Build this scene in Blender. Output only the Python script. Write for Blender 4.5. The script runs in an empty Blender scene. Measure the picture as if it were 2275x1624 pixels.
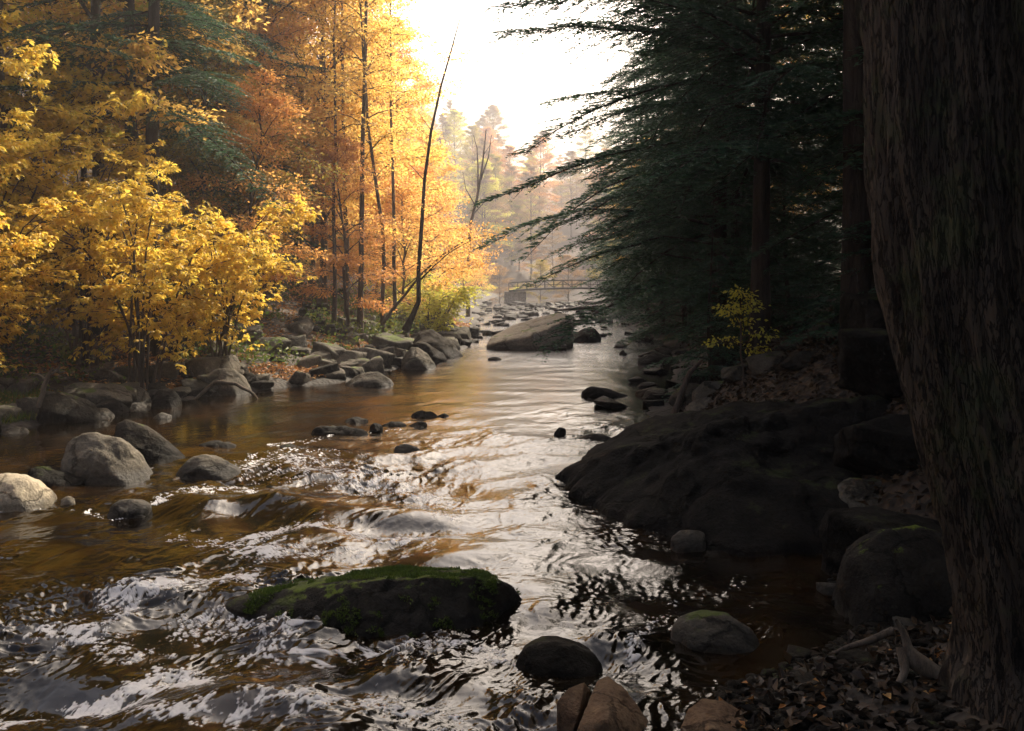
import bpy, bmesh, math
import numpy as np
from mathutils import Vector, Matrix, Euler

# ------------------------------------------------------------------ camera, world, sun, exposure
S = bpy.context.scene
COL = S.collection
F = 2212.0; U0 = 1137.5; V0 = 610.0; H = 2.2          # focal length, principal column, horizon row, eye height
cam = bpy.data.cameras.new("camera"); camo = bpy.data.objects.new("camera", cam); COL.objects.link(camo)
cam.sensor_width = 36.0; cam.lens = F / 2275.0 * 36.0
cam.shift_y = -(812.0 - V0) / 2275.0
cam.clip_start = 0.05; cam.clip_end = 2000
camo.location = (0, 0, H); camo.rotation_euler = (math.radians(90), 0, 0)
S.camera = camo

SUN_EL = math.radians(40.0); SUN_AZ = math.radians(27.0)   # azimuth measured from +Y (view direction) towards +X
w = bpy.data.worlds.new("World"); S.world = w; w.use_nodes = True
nt = w.node_tree; bg = nt.nodes["Background"]
sky = nt.nodes.new("ShaderNodeTexSky"); sky.sky_type = 'NISHITA'; sky.sun_disc = False
sky.sun_elevation = SUN_EL; sky.sun_rotation = SUN_AZ
sky.air_density = 1.0; sky.dust_density = 10.0; sky.ozone_density = 1.0
nt.links.new(sky.outputs[0], bg.inputs[0]); bg.inputs[1].default_value = 0.14
sl = bpy.data.lights.new("sun", 'SUN'); sl.energy = 4.7; sl.angle = math.radians(0.5); sl.color = (1.0, 0.87, 0.68)
so = bpy.data.objects.new("sun", sl); COL.objects.link(so)
sd = Vector((math.sin(SUN_AZ) * math.cos(SUN_EL), math.cos(SUN_AZ) * math.cos(SUN_EL), math.sin(SUN_EL)))
so.rotation_euler = sd.to_track_quat('Z', 'Y').to_euler(); so.location = (30, 60, 60)

S.view_settings.view_transform = 'Standard'; S.view_settings.look = 'None'
S.view_settings.exposure = 1.2; S.view_settings.gamma = 1.0; S.view_settings.use_curve_mapping = False
cy = S.cycles
cy.max_bounces = 6; cy.diffuse_bounces = 3; cy.glossy_bounces = 3; cy.transmission_bounces = 3
cy.volume_bounces = 0; cy.transparent_max_bounces = 4
cy.use_denoising = True
cy.sample_clamp_indirect = 6.0
cy.caustics_reflective = False; cy.caustics_refractive = False

# ------------------------------------------------------------------ helpers
def gp(u, v, z=0.0):
    y = (H - z) * F / (v - V0)
    return ((u - U0) / F * y, y, z)
def dp(u, v, y):
    return ((u - U0) / F * y, y, H - (v - V0) * y / F)

_r = np.random.default_rng(11)
_perm = _r.permutation(256); _perm = np.concatenate([_perm, _perm, _perm])
_g3 = _r.normal(size=(256, 3)); _g3 /= np.linalg.norm(_g3, axis=1)[:, None]
_a2 = _r.uniform(0, 2 * np.pi, 256); _g2 = np.stack([np.cos(_a2), np.sin(_a2)], 1)
def n2(x, y):
    xi = np.floor(x).astype(int); yi = np.floor(y).astype(int); fx = x - xi; fy = y - yi
    xi &= 255; yi &= 255
    ux = fx * fx * fx * (fx * (fx * 6 - 15) + 10); uy = fy * fy * fy * (fy * (fy * 6 - 15) + 10)
    def g(i, j):
        h = _perm[_perm[(xi + i) & 255] + ((yi + j) & 255)] & 255
        gg = _g2[h]
        return gg[..., 0] * (fx - i) + gg[..., 1] * (fy - j)
    a = g(0, 0) * (1 - ux) + g(1, 0) * ux; b = g(0, 1) * (1 - ux) + g(1, 1) * ux
    return (a * (1 - uy) + b * uy) * 1.5
def n3(p):
    pi = np.floor(p).astype(int); f = p - pi; pi &= 255
    u = f * f * f * (f * (f * 6 - 15) + 10)
    out = 0
    for i in (0, 1):
        for j in (0, 1):
            for k in (0, 1):
                h = _perm[_perm[_perm[(pi[:, 0] + i) & 255] + ((pi[:, 1] + j) & 255)] + ((pi[:, 2] + k) & 255)] & 255
                gg = _g3[h]
                d = gg[:, 0] * (f[:, 0] - i) + gg[:, 1] * (f[:, 1] - j) + gg[:, 2] * (f[:, 2] - k)
                wt = (u[:, 0] if i else 1 - u[:, 0]) * (u[:, 1] if j else 1 - u[:, 1]) * (u[:, 2] if k else 1 - u[:, 2])
                out = out + wt * d
    return out * 1.5
def fbm3(p, o=4, g=0.5):
    a = 1.0; s = 0
    for k in range(o):
        s = s + a * n3(p * (2.03 ** k) + 17.3 * k); a *= g
    return s

def make_mesh(name, V, faces, smooth=True, attrs=None, mats=()):
    """faces: list of int arrays (m,k)"""
    me = bpy.data.meshes.new(name)
    V = np.asarray(V, dtype=np.float32)
    me.vertices.add(len(V)); me.vertices.foreach_set("co", V.ravel())
    faces = [np.asarray(f, dtype=np.int32) for f in faces if len(f)]
    loops = np.concatenate([f.ravel() for f in faces])
    tot = np.concatenate([np.full(len(f), f.shape[1], dtype=np.int32) for f in faces])
    st = np.concatenate([[0], np.cumsum(tot)[:-1]]).astype(np.int32)
    me.loops.add(len(loops)); me.loops.foreach_set("vertex_index", loops)
    me.polygons.add(len(tot)); me.polygons.foreach_set("loop_start", st)
    try: me.polygons.foreach_set("loop_total", tot)
    except Exception: pass
    me.update(calc_edges=True)
    me.polygons.foreach_set("use_smooth", np.full(len(tot), bool(smooth)))
    for k, (dom, arr) in (attrs or {}).items():
        a = me.attributes.new(k, 'FLOAT', dom); a.data.foreach_set("value", np.asarray(arr, dtype=np.float32))
    for m in mats: me.materials.append(m)
    me.update()
    return me

def obj(name, me, parent=None, loc=None, rot=None, scale=None):
    o = bpy.data.objects.new(name, me); COL.objects.link(o)
    if parent is not None: o.parent = parent
    if loc is not None: o.location = loc
    if rot is not None: o.rotation_euler = rot
    if scale is not None: o.scale = scale if hasattr(scale, '__len__') else (scale,) * 3
    return o
def tag(o, label=None, cat=None, group=None, kind=None):
    if label: o['label'] = label
    if cat: o['category'] = cat
    if group: o['group'] = group
    if kind: o['kind'] = kind
    return o

def tube(path, rad, sides=6, cap=True):
    P = np.asarray(path, float); R = np.asarray(rad, float); k = len(P)
    T = np.gradient(P, axis=0); T /= np.linalg.norm(T, axis=1)[:, None] + 1e-9
    ref = np.array([0.13, 0.97, 0.2]) if abs(T[0][1]) < 0.8 else np.array([0.97, 0.1, 0.2])
    A = np.cross(T, ref); A /= np.linalg.norm(A, axis=1)[:, None] + 1e-9
    B = np.cross(T, A)
    th = np.arange(sides) * 2 * np.pi / sides
    V = P[:, None, :] + R[:, None, None] * (np.cos(th)[None, :, None] * A[:, None, :] + np.sin(th)[None, :, None] * B[:, None, :])
    V = V.reshape(-1, 3)
    i = np.arange(k - 1)[:, None] * sides; j = np.arange(sides)[None, :]; j2 = (j + 1) % sides
    Q = np.stack([i + j, i + j2, i + sides + j2, i + sides + j], -1).reshape(-1, 4)
    return V, Q
class Acc:
    def __init__(s): s.V = []; s.Q = []; s.n = 0
    def add(s, V, Q): s.V.append(V); s.Q.append(Q + s.n); s.n += len(V)
    def tube(s, p, r, sides=6): s.add(*tube(p, r, sides))
    def get(s): return np.concatenate(s.V), np.concatenate(s.Q)

def norm(a): return a / (np.linalg.norm(a, axis=-1, keepdims=True) + 1e-9)
def leaf_quads(P, D, N, L, W, fold=0.12):
    """one rhombic leaf per row; returns V,Q"""
    D = norm(D); Sx = norm(np.cross(D, N)); N = np.cross(Sx, D)
    L = np.asarray(L)[:, None]; Wd = np.asarray(W)[:, None]
    a = P; b = P + D * L * 0.45 + Sx * Wd + N * L * fold; c = P + D * L; d = P + D * L * 0.45 - Sx * Wd + N * L * fold
    V = np.stack([a, b, c, d], 1).reshape(-1, 3)
    Q = np.arange(len(P) * 4).reshape(-1, 4)
    return V, Q
def leaf_fine(P, D, N, L, W):
    """pointed oval leaf of two folded halves with a drooping tip"""
    D = norm(D); Sx = norm(np.cross(D, N)); N = np.cross(Sx, D)
    L = np.asarray(L)[:, None]; Wd = np.asarray(W)[:, None]
    a = P; m = P + D * L * 0.55; t = P + D * L - N * L * 0.18
    b = P + D * L * 0.28 + Sx * Wd * 0.8 + N * L * 0.07; c = P + D * L * 0.66 + Sx * Wd + N * L * 0.04
    e = P + D * L * 0.28 - Sx * Wd * 0.8 + N * L * 0.07; f = P + D * L * 0.66 - Sx * Wd + N * L * 0.04
    V = np.stack([a, b, c, t, m, f, e], 1).reshape(-1, 3)
    k = np.arange(len(P))[:, None] * 7
    Q = np.concatenate([k + np.array([[0, 1, 2, 4]]), k + np.array([[0, 4, 5, 6]])])
    T = np.concatenate([k + np.array([[4, 2, 3]]), k + np.array([[4, 3, 5]])])
    return V, Q, T

# ------------------------------------------------------------------ materials
def new_mat(name):
    m = bpy.data.materials.new(name); m.use_nodes = True
    t = m.node_tree
    for n in list(t.nodes): t.nodes.remove(n)
    out = t.nodes.new("ShaderNodeOutputMaterial")
    return m, t, out
def N(t, typ, **kw):
    n = t.nodes.new(typ)
    for k, v in kw.items():
        if k.startswith("_"): setattr(n, k[1:], v)
        else: n.inputs[k].default_value = v
    return n
def ramp(t, stops, interp='LINEAR'):
    r = t.nodes.new("ShaderNodeValToRGB"); cr = r.color_ramp; cr.interpolation = interp
    while len(cr.elements) < len(stops): cr.elements.new(0.5)
    for e, (p, c) in zip(cr.elements, stops):
        e.position = p; e.color = (c[0], c[1], c[2], 1) if len(c) == 3 else c
    return r
def L(t, a, b): t.links.new(a, b)

def leaf_mat(name, cols, transl=0.5, rough=0.5):
    m, t, out = new_mat(name)
    at = N(t, "ShaderNodeAttribute", _attribute_name="tint")
    oi = N(t, "ShaderNodeObjectInfo")
    md = N(t, "ShaderNodeMath", _operation='MULTIPLY_ADD'); md.inputs[1].default_value = 0.3
    L(t, oi.outputs["Random"], md.inputs[0])
    mm = N(t, "ShaderNodeMath", _operation='MULTIPLY'); mm.inputs[1].default_value = 0.7
    L(t, at.outputs["Fac"], mm.inputs[0]); L(t, mm.outputs[0], md.inputs[2])
    k = len(cols); r = ramp(t, [(i / (k - 1), c) for i, c in enumerate(cols)])
    L(t, md.outputs[0], r.inputs[0])
    p = N(t, "ShaderNodeBsdfPrincipled", Roughness=rough); p.inputs["Specular IOR Level"].default_value = 0.2
    L(t, r.outputs[0], p.inputs["Base Color"])
    tr = N(t, "ShaderNodeBsdfTranslucent"); L(t, r.outputs[0], tr.inputs[0])
    mx = N(t, "ShaderNodeMixShader", Fac=transl); L(t, p.outputs[0], mx.inputs[1]); L(t, tr.outputs[0], mx.inputs[2])
    L(t, mx.outputs[0], out.inputs[0])
    return m
M = {}
M['gold'] = leaf_mat("gold_leaves", [(.74, .62, .20), (.80, .58, .16), (.80, .50, .12), (.72, .42, .10)], .6)
M['yellow'] = leaf_mat("yellow_leaves", [(.46, .40, .06), (.74, .55, .09), (.84, .58, .09), (.76, .46, .06)], .55, .4)
M['orange'] = leaf_mat("orange_leaves", [(.82, .58, .17), (.80, .46, .13), (.72, .36, .10), (.80, .54, .15)], .6)
M['russet'] = leaf_mat("russet_leaves", [(.62, .34, .11), (.56, .26, .08), (.68, .38, .11)], .55)
M['lime'] = leaf_mat("lime_leaves", [(.46, .50, .08), (.62, .56, .09), (.36, .42, .07)], .55)
M['olive'] = leaf_mat("olive_leaves", [(.14, .17, .04), (.30, .28, .06), (.42, .30, .06), (.20, .2, .05)], .5)
M['umber'] = leaf_mat('umber_leaves', [(.22, .15, .08), (.34, .21, .10), (.26, .22, .10)], .5)
M['moss'] = leaf_mat('moss_tufts', [(.03, .05, .012), (.07, .11, .02), (.13, .17, .03)], .35)
M['needle'] = leaf_mat("hemlock_needles", [(.028, .068, .045), (.05, .105, .058), (.08, .135, .058)], .3, .55)
M['herb'] = leaf_mat("herb_leaves", [(.05, .10, .02), (.10, .15, .03), (.22, .2, .04)], .4)
M['litter_shade'] = leaf_mat('shade_toned_litter', [(.015, .011, .008), (.035, .022, .013), (.065, .038, .018), (.025, .017, .012)], .1)  # darker copy of the litter, right bank shade put into its colour
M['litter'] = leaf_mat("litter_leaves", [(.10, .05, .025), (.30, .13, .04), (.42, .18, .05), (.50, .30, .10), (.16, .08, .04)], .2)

def bark_mat(name, c1, c2, scale=6, moss=0.0, bump=0.5, zs=0.12):
    m, t, out = new_mat(name)
    tc = N(t, "ShaderNodeTexCoord"); mp = N(t, "ShaderNodeMapping"); mp.inputs["Scale"].default_value = (1, 1, zs)
    L(t, tc.outputs["Object"], mp.inputs[0])
    n = N(t, "ShaderNodeTexNoise", Scale=scale, Detail=8.0, Roughness=0.65); L(t, mp.outputs[0], n.inputs[0])
    v = N(t, "ShaderNodeTexVoronoi", Scale=scale * 2.2, _feature='DISTANCE_TO_EDGE')
    wr = N(t, "ShaderNodeVectorMath", _operation='ADD'); L(t, mp.outputs[0], wr.inputs[0])
    ws = N(t, "ShaderNodeVectorMath", _operation='SCALE'); ws.inputs["Scale"].default_value = 0.4; L(t, n.outputs["Color"], ws.inputs[0]); L(t, ws.outputs[0], wr.inputs[1])
    L(t, wr.outputs[0], v.inputs[0])
    r = ramp(t, [(.3, c1), (.62, c2)]); L(t, n.outputs[0], r.inputs[0])
    rv = ramp(t, [(0, (0.45, 0.45, 0.45)), (.10, (1, 1, 1))]); L(t, v.outputs[0], rv.inputs[0])
    mu = N(t, "ShaderNodeMix", _data_type='RGBA', _blend_type='MULTIPLY'); mu.inputs[0].default_value = 1.0
    L(t, r.outputs[0], mu.inputs[6]); L(t, rv.outputs[0], mu.inputs[7])
    col = mu.outputs[2]
    if moss:
        n2_ = N(t, "ShaderNodeTexNoise", Scale=3.0, Detail=6.0, Roughness=0.7); L(t, tc.outputs["Object"], n2_.inputs[0])
        rm = ramp(t, [(.52, (0, 0, 0)), (.66, (1, 1, 1))]); L(t, n2_.outputs[0], rm.inputs[0])
        mf = N(t, "ShaderNodeMath", _operation='MULTIPLY'); mf.inputs[1].default_value = moss; L(t, rm.outputs[0], mf.inputs[0])
        mm = N(t, "ShaderNodeMix", _data_type='RGBA'); L(t, mf.outputs[0], mm.inputs[0]); L(t, col, mm.inputs[6]); mm.inputs[7].default_value = (.07, .09, .03, 1)
        col = mm.outputs[2]
    p = N(t, "ShaderNodeBsdfPrincipled", Roughness=0.85); p.inputs["Specular IOR Level"].default_value = 0.25; L(t, col, p.inputs["Base Color"])
    ad = N(t, "ShaderNodeMath", _operation='ADD'); L(t, rv.outputs[0], ad.inputs[0]); L(t, n.outputs[0], ad.inputs[1])
    b = N(t, "ShaderNodeBump", Strength=bump, Distance=0.03); L(t, ad.outputs[0], b.inputs["Height"]); L(t, b.outputs[0], p.inputs["Normal"])
    L(t, p.outputs[0], out.inputs[0]); return m
M['bark'] = bark_mat("grey_brown_bark", (.05, .038, .028), (.13, .10, .075))
M['bark_dark'] = bark_mat("dark_hemlock_bark", (.022, .017, .013), (.06, .045, .033))
M['bark_big'] = bark_mat("shaggy_trunk_bark", (.014, .011, .009), (.10, .075, .052), 9, 0.5, 1.0, 0.16)
M['wood'] = bark_mat("weathered_driftwood", (.08, .062, .045), (.20, .16, .12), 14, 0, .4)

def rock_mat(name, c1, c2, moss=0.0, mosscol=(.075, .10, .022), wet=0.12, scale=3.0, spec=0.15):
    m, t, out = new_mat(name)
    tc = N(t, "ShaderNodeTexCoord"); geo = N(t, "ShaderNodeNewGeometry"); oi = N(t, "ShaderNodeObjectInfo")
    of = N(t, "ShaderNodeVectorMath", _operation='ADD'); L(t, geo.outputs["Position"], of.inputs[0])
    sc = N(t, "ShaderNodeMath", _operation='MULTIPLY'); sc.inputs[1].default_value = 37.0; L(t, oi.outputs["Random"], sc.inputs[0]); L(t, sc.outputs[0], of.inputs[1])
    n = N(t, "ShaderNodeTexNoise", Scale=scale, Detail=10.0, Roughness=0.68); L(t, of.outputs[0], n.inputs[0])
    nf = N(t, "ShaderNodeTexNoise", Scale=scale * 9, Detail=6.0, Roughness=0.75); L(t, of.outputs[0], nf.inputs[0])
    r = ramp(t, [(.3, c1), (.68, c2)]); L(t, n.outputs[0], r.inputs[0])
    rf = ramp(t, [(.3, (.55, .55, .55)), (.6, (1.15, 1.15, 1.15))]); L(t, nf.outputs[0], rf.inputs[0])
    mu = N(t, "ShaderNodeMix", _data_type='RGBA', _blend_type='MULTIPLY'); mu.inputs[0].default_value = 1.0
    L(t, r.outputs[0], mu.inputs[6]); L(t, rf.outputs[0], mu.inputs[7]); col = mu.outputs[2]
    vc = N(t, "ShaderNodeTexVoronoi", Scale=scale * .45, _feature='DISTANCE_TO_EDGE')
    wv = N(t, "ShaderNodeVectorMath", _operation='SCALE'); wv.inputs["Scale"].default_value = .9 / scale * 1.6; L(t, n.outputs["Color"], wv.inputs[0])
    wa = N(t, "ShaderNodeVectorMath", _operation='ADD'); L(t, of.outputs[0], wa.inputs[0]); L(t, wv.outputs[0], wa.inputs[1]); L(t, wa.outputs[0], vc.inputs[0])
    rc = ramp(t, [(0, (.35, .35, .35)), (.03, (1, 1, 1))]); L(t, vc.outputs["Distance"], rc.inputs[0])
    mcr = N(t, "ShaderNodeMix", _data_type='RGBA', _blend_type='MULTIPLY'); mcr.inputs[0].default_value = .8; L(t, col, mcr.inputs[6]); L(t, rc.outputs[0], mcr.inputs[7]); col = mcr.outputs[2]
    # lichen flecks
    vl = N(t, "ShaderNodeTexNoise", Scale=scale * 4, Detail=5.0, Roughness=0.6); L(t, of.outputs[0], vl.inputs[0])
    rl = ramp(t, [(.62, (0, 0, 0)), (.70, (.5, .5, .5))]); L(t, vl.outputs[0], rl.inputs[0])
    ml = N(t, "ShaderNodeMix", _data_type='RGBA'); L(t, rl.outputs[0], ml.inputs[0]); L(t, col, ml.inputs[6]); ml.inputs[7].default_value = (c2[0] * 1.4, c2[1] * 1.45, c2[2] * 1.3, 1)
    col = ml.outputs[2]
    rough = None
    sp = N(t, "ShaderNodeSeparateXYZ"); L(t, geo.outputs["Position"], sp.inputs[0])
    if moss > 0:
        sn = N(t, "ShaderNodeSeparateXYZ"); L(t, geo.outputs["Normal"], sn.inputs[0])
        ma = N(t, "ShaderNodeMath", _operation='MULTIPLY_ADD'); ma.inputs[1].default_value = 1.6; ma.inputs[2].default_value = -1.0
        L(t, n.outputs[0], ma.inputs[0])
        mb = N(t, "ShaderNodeMath", _operation='ADD'); L(t, sn.outputs[2], mb.inputs[0]); L(t, ma.outputs[0], mb.inputs[1])
        rm = ramp(t, [(1.0 - moss * 0.95, (0, 0, 0)), (min(1.0, 1.12 - moss * 0.95), (1, 1, 1))]); L(t, mb.outputs[0], rm.inputs[0])
        mc = N(t, "ShaderNodeMix", _data_type='RGBA'); L(t, nf.outputs[0], mc.inputs[0])
        mc.inputs[6].default_value = (*[c * .5 for c in mosscol], 1); mc.inputs[7].default_value = (*[c * 1.6 for c in mosscol], 1)
        mm = N(t, "ShaderNodeMix", _data_type='RGBA'); L(t, rm.outputs[0], mm.inputs[0]); L(t, col, mm.inputs[6]); L(t, mc.outputs[2], mm.inputs[7]); col = mm.outputs[2]
    # wet band that stays on the stone near the waterline
    nz = N(t, "ShaderNodeMath", _operation='MULTIPLY_ADD'); nz.inputs[1].default_value = -wet * 1.5; L(t, n.outputs[0], nz.inputs[0]); L(t, sp.outputs[2], nz.inputs[2])
    mr = N(t, "ShaderNodeMapRange"); mr.inputs["From Min"].default_value = -0.02; mr.inputs["From Max"].default_value = 0.05; mr.inputs["To Min"].default_value = 0.38; mr.inputs["To Max"].default_value = 1.0
    L(t, nz.outputs[0], mr.inputs[0])
    mw = N(t, "ShaderNodeMix", _data_type='RGBA', _blend_type='MULTIPLY'); mw.inputs[0].default_value = 1; L(t, col, mw.inputs[6]); L(t, mr.outputs[0], mw.inputs[7]); col = mw.outputs[2]
    rr = N(t, "ShaderNodeMapRange"); rr.inputs["From Min"].default_value = .38; rr.inputs["To Min"].default_value = 0.5; rr.inputs["To Max"].default_value = 0.85; L(t, mr.outputs[0], rr.inputs[0])
    p = N(t, "ShaderNodeBsdfPrincipled"); p.inputs["Specular IOR Level"].default_value = spec
    L(t, col, p.inputs["Base Color"]); L(t, rr.outputs[0], p.inputs["Roughness"])
    ad = N(t, "ShaderNodeMath", _operation='MULTIPLY_ADD'); ad.inputs[1].default_value = 0.35; L(t, nf.outputs[0], ad.inputs[0]); L(t, n.outputs[0], ad.inputs[2])
    ac = N(t, "ShaderNodeMath", _operation='MULTIPLY_ADD'); ac.inputs[1].default_value = .45; L(t, rc.outputs[0], ac.inputs[0]); L(t, ad.outputs[0], ac.inputs[2]); ad = ac
    b = N(t, "ShaderNodeBump", Strength=1.0, Distance=0.08); L(t, ad.outputs[0], b.inputs["Height"]); L(t, b.outputs[0], p.inputs["Normal"])
    L(t, p.outputs[0], out.inputs[0]); return m
M['rock'] = rock_mat("grey_river_stone", (.06, .052, .04), (.17, .148, .115), .14)
M['rock_moss'] = rock_mat("mossy_grey_stone", (.05, .045, .035), (.125, .11, .085), .26)
M['rock_dark'] = rock_mat("wet_dark_stone", (.02, .018, .014), (.06, .052, .042), .15, wet=.3, spec=.04)
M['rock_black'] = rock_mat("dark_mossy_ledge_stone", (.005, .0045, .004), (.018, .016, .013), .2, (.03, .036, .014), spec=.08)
M['rock_hero'] = rock_mat("green_mossed_black_stone", (.014, .012, .010), (.036, .032, .025), .31, (.10, .14, .018), wet=.10, scale=5)
M['rock_pale'] = rock_mat("sunlight_toned_stone", (.36, .30, .21), (.58, .50, .37), 0, wet=.08, scale=5)  # direct sun put into the stone colour as a paler tone
M['rock_brown'] = rock_mat("brown_sandstone", (.11, .065, .038), (.26, .17, .10), 0, wet=.02, scale=5)
M['rock_flat'] = rock_mat("grey_top_slab_stone", (.11, .095, .075), (.25, .22, .17), .2, (.07, .085, .025), scale=2.0)

def ground_mat():
    m, t, out = new_mat("forest_floor")
    geo = N(t, "ShaderNodeNewGeometry")
    n = N(t, "ShaderNodeTexNoise", Scale=0.8, Detail=10.0, Roughness=0.7); L(t, geo.outputs["Position"], n.inputs[0])
    v = N(t, "ShaderNodeTexVoronoi", Scale=14.0); L(t, geo.outputs["Position"], v.inputs[0])
    hs = ramp(t, [(0, (.012, .009, .006)), (.35, (.03, .018, .009)), (.6, (.06, .033, .014)), (.85, (.10, .055, .022)), (1, (.03, .02, .014))])
    sx = N(t, "ShaderNodeSeparateColor"); L(t, v.outputs["Color"], sx.inputs[0]); L(t, sx.outputs[0], hs.inputs[0])
    dk = ramp(t, [(.35, (.012, .010, .007)), (.6, (.04, .028, .017))]); L(t, n.outputs[0], dk.inputs[0])
    mx = N(t, "ShaderNodeMix", _data_type='RGBA'); mx.inputs[0].default_value = .6; L(t, dk.outputs[0], mx.inputs[6]); L(t, hs.outputs[0], mx.inputs[7])
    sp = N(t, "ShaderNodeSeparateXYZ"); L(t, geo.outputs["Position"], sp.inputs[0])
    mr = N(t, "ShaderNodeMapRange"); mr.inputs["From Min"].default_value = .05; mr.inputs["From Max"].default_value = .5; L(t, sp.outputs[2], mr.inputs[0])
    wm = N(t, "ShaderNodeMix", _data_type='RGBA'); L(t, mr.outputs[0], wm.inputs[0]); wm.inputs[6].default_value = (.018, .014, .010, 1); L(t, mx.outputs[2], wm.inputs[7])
    p = N(t, "ShaderNodeBsdfPrincipled", Roughness=0.9); L(t, wm.outputs[2], p.inputs["Base Color"])
    ad = N(t, "ShaderNodeMath", _operation='ADD'); L(t, n.outputs[0], ad.inputs[0]); L(t, v.outputs[0], ad.inputs[1])
    b = N(t, "ShaderNodeBump", Strength=0.5, Distance=0.05); L(t, ad.outputs[0], b.inputs["Height"]); L(t, b.outputs[0], p.inputs["Normal"])
    L(t, p.outputs[0], out.inputs[0]); return m
M['ground'] = ground_mat()

def water_mat():
    m, t, out = new_mat("stream_water")
    geo = N(t, "ShaderNodeNewGeometry")
    mp = N(t, "ShaderNodeMapping"); mp.inputs["Scale"].default_value = (1, .6, 1); L(t, geo.outputs["Position"], mp.inputs[0])
    nb = N(t, "ShaderNodeTexNoise", Scale=1.1, Detail=7.0, Roughness=0.6); L(t, mp.outputs[0], nb.inputs[0])
    bed = ramp(t, [(.32, (.001, .0008, .0005)), (.5, (.006, .0035, .0013)), (.68, (.024, .012, .004))]); L(t, nb.outputs[0], bed.inputs[0])
    p = N(t, "ShaderNodeBsdfPrincipled", Roughness=0.02, IOR=1.34); L(t, bed.outputs[0], p.inputs["Base Color"])
    n1 = N(t, "ShaderNodeTexNoise", Scale=20.0, Detail=3.0, Roughness=0.6, Distortion=0.8); L(t, mp.outputs[0], n1.inputs[0])
    n0 = N(t, "ShaderNodeTexNoise", Scale=5.0, Detail=3.0, Roughness=0.55, Distortion=0.5); L(t, mp.outputs[0], n0.inputs[0])
    nn_ = N(t, "ShaderNodeMath", _operation='MULTIPLY_ADD'); nn_.inputs[1].default_value = 1.6; L(t, n0.outputs[0], nn_.inputs[0]); L(t, n1.outputs[0], nn_.inputs[2])
    at = N(t, "ShaderNodeAttribute", _attribute_name="chop")
    bs = N(t, "ShaderNodeMath", _operation='MULTIPLY'); bs.inputs[1].default_value = .75; L(t, at.outputs["Fac"], bs.inputs[0])
    b = N(t, "ShaderNodeBump", Distance=0.010); L(t, bs.outputs[0], b.inputs["Strength"]); L(t, nn_.outputs[0], b.inputs["Height"])
    L(t, b.outputs[0], p.inputs["Normal"])
    fo = N(t, "ShaderNodeAttribute", _attribute_name="foam")
    nf = N(t, "ShaderNodeTexNoise", Scale=21.0, Detail=9.0, Roughness=0.80, Distortion=0.5); L(t, mp.outputs[0], nf.inputs[0])
    ad = N(t, "ShaderNodeMath", _operation='MULTIPLY_ADD'); ad.inputs[1].default_value = 1.15; L(t, fo.outputs["Fac"], ad.inputs[0]); 
    nz_ = N(t, "ShaderNodeMath", _operation='MULTIPLY_ADD'); nz_.inputs[1].default_value = .8; nz_.inputs[2].default_value = -.48; L(t, nf.outputs[0], nz_.inputs[0]); L(t, nz_.outputs[0], ad.inputs[2])
    rf = ramp(t, [(.12, (0, 0, 0)), (.5, (.6, .6, .6)), (.9, (1, 1, 1))]); L(t, ad.outputs[0], rf.inputs[0])
    fm = N(t, "ShaderNodeBsdfPrincipled", Roughness=0.35); fm.inputs["Base Color"].default_value = (.82, .82, .82, 1)
    b2 = N(t, "ShaderNodeBump", Distance=0.03, Strength=0.8); L(t, nf.outputs[0], b2.inputs["Height"]); L(t, b2.outputs[0], fm.inputs["Normal"])
    fs = N(t, "ShaderNodeMath", _operation='MULTIPLY'); fs.inputs[1].default_value = .85; L(t, rf.outputs[0], fs.inputs[0])
    mx = N(t, "ShaderNodeMixShader"); L(t, fs.outputs[0], mx.inputs[0]); L(t, p.outputs[0], mx.inputs[1]); L(t, fm.outputs[0], mx.inputs[2])
    L(t, mx.outputs[0], out.inputs[0]); return m
M['water'] = water_mat()
def plain(name, c, rough=.7):
    m, t, out = new_mat(name)
    geo = N(t, "ShaderNodeNewGeometry"); n = N(t, "ShaderNodeTexNoise", Scale=9.0, Detail=5.0); L(t, geo.outputs["Position"], n.inputs[0])
    r = ramp(t, [(.3, tuple(x * .6 for x in c)), (.7, tuple(x * 1.3 for x in c))]); L(t, n.outputs[0], r.inputs[0])
    p = N(t, "ShaderNodeBsdfPrincipled", Roughness=rough); p.inputs["Specular IOR Level"].default_value = .1; L(t, r.outputs[0], p.inputs["Base Color"]); L(t, p.outputs[0], out.inputs[0]); return m
M['steel'] = plain("weathered_dark_steel", (.018, .018, .02)); M['concrete'] = plain("grey_concrete", (.3, .29, .27))

# ------------------------------------------------------------------ terrain
YL = np.array([-20, 0, 5, 9, 12, 13.9, 16, 18, 19, 20.3, 23, 25.6, 30, 44, 61, 75, 90, 100, 115, 130])
XLv = np.array([-7, -9, -9.5, -8.6, -7.8, -7.2, -6.4, -5.6, -4.7, -3.5, -2.9, -2.1, -1.4, -1.5, -2.0, -2.2, -2.0, -1.5, 0, 4])
YR = np.array([-20, 0, 3.6, 4.8, 5.2, 5.7, 6.2, 7.3, 7.6, 8.1, 9, 10.2, 10.7, 12, 13.6, 16.5, 18, 25.6, 32, 40, 54, 70, 85, 100, 115, 130])
XRv = np.array([-1.5, -.6, .6, .85, 1.1, 1.75, 2.25, 2.35, 2.2, 2.0, 2.0, 2.0, 2.0, 1.7, 1.8, 2.3, 2.9, 4.2, 5.0, 5.1, 5.3, 6.2, 8, 10, 13, 18])
def XL(y): return np.interp(y, YL, XLv)
def XR(y): return np.interp(y, YR, XRv)
def smooth(a, b, x):
    t = np.clip((x - a) / (b - a), 0, 1); return t * t * (3 - 2 * t)
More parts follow.
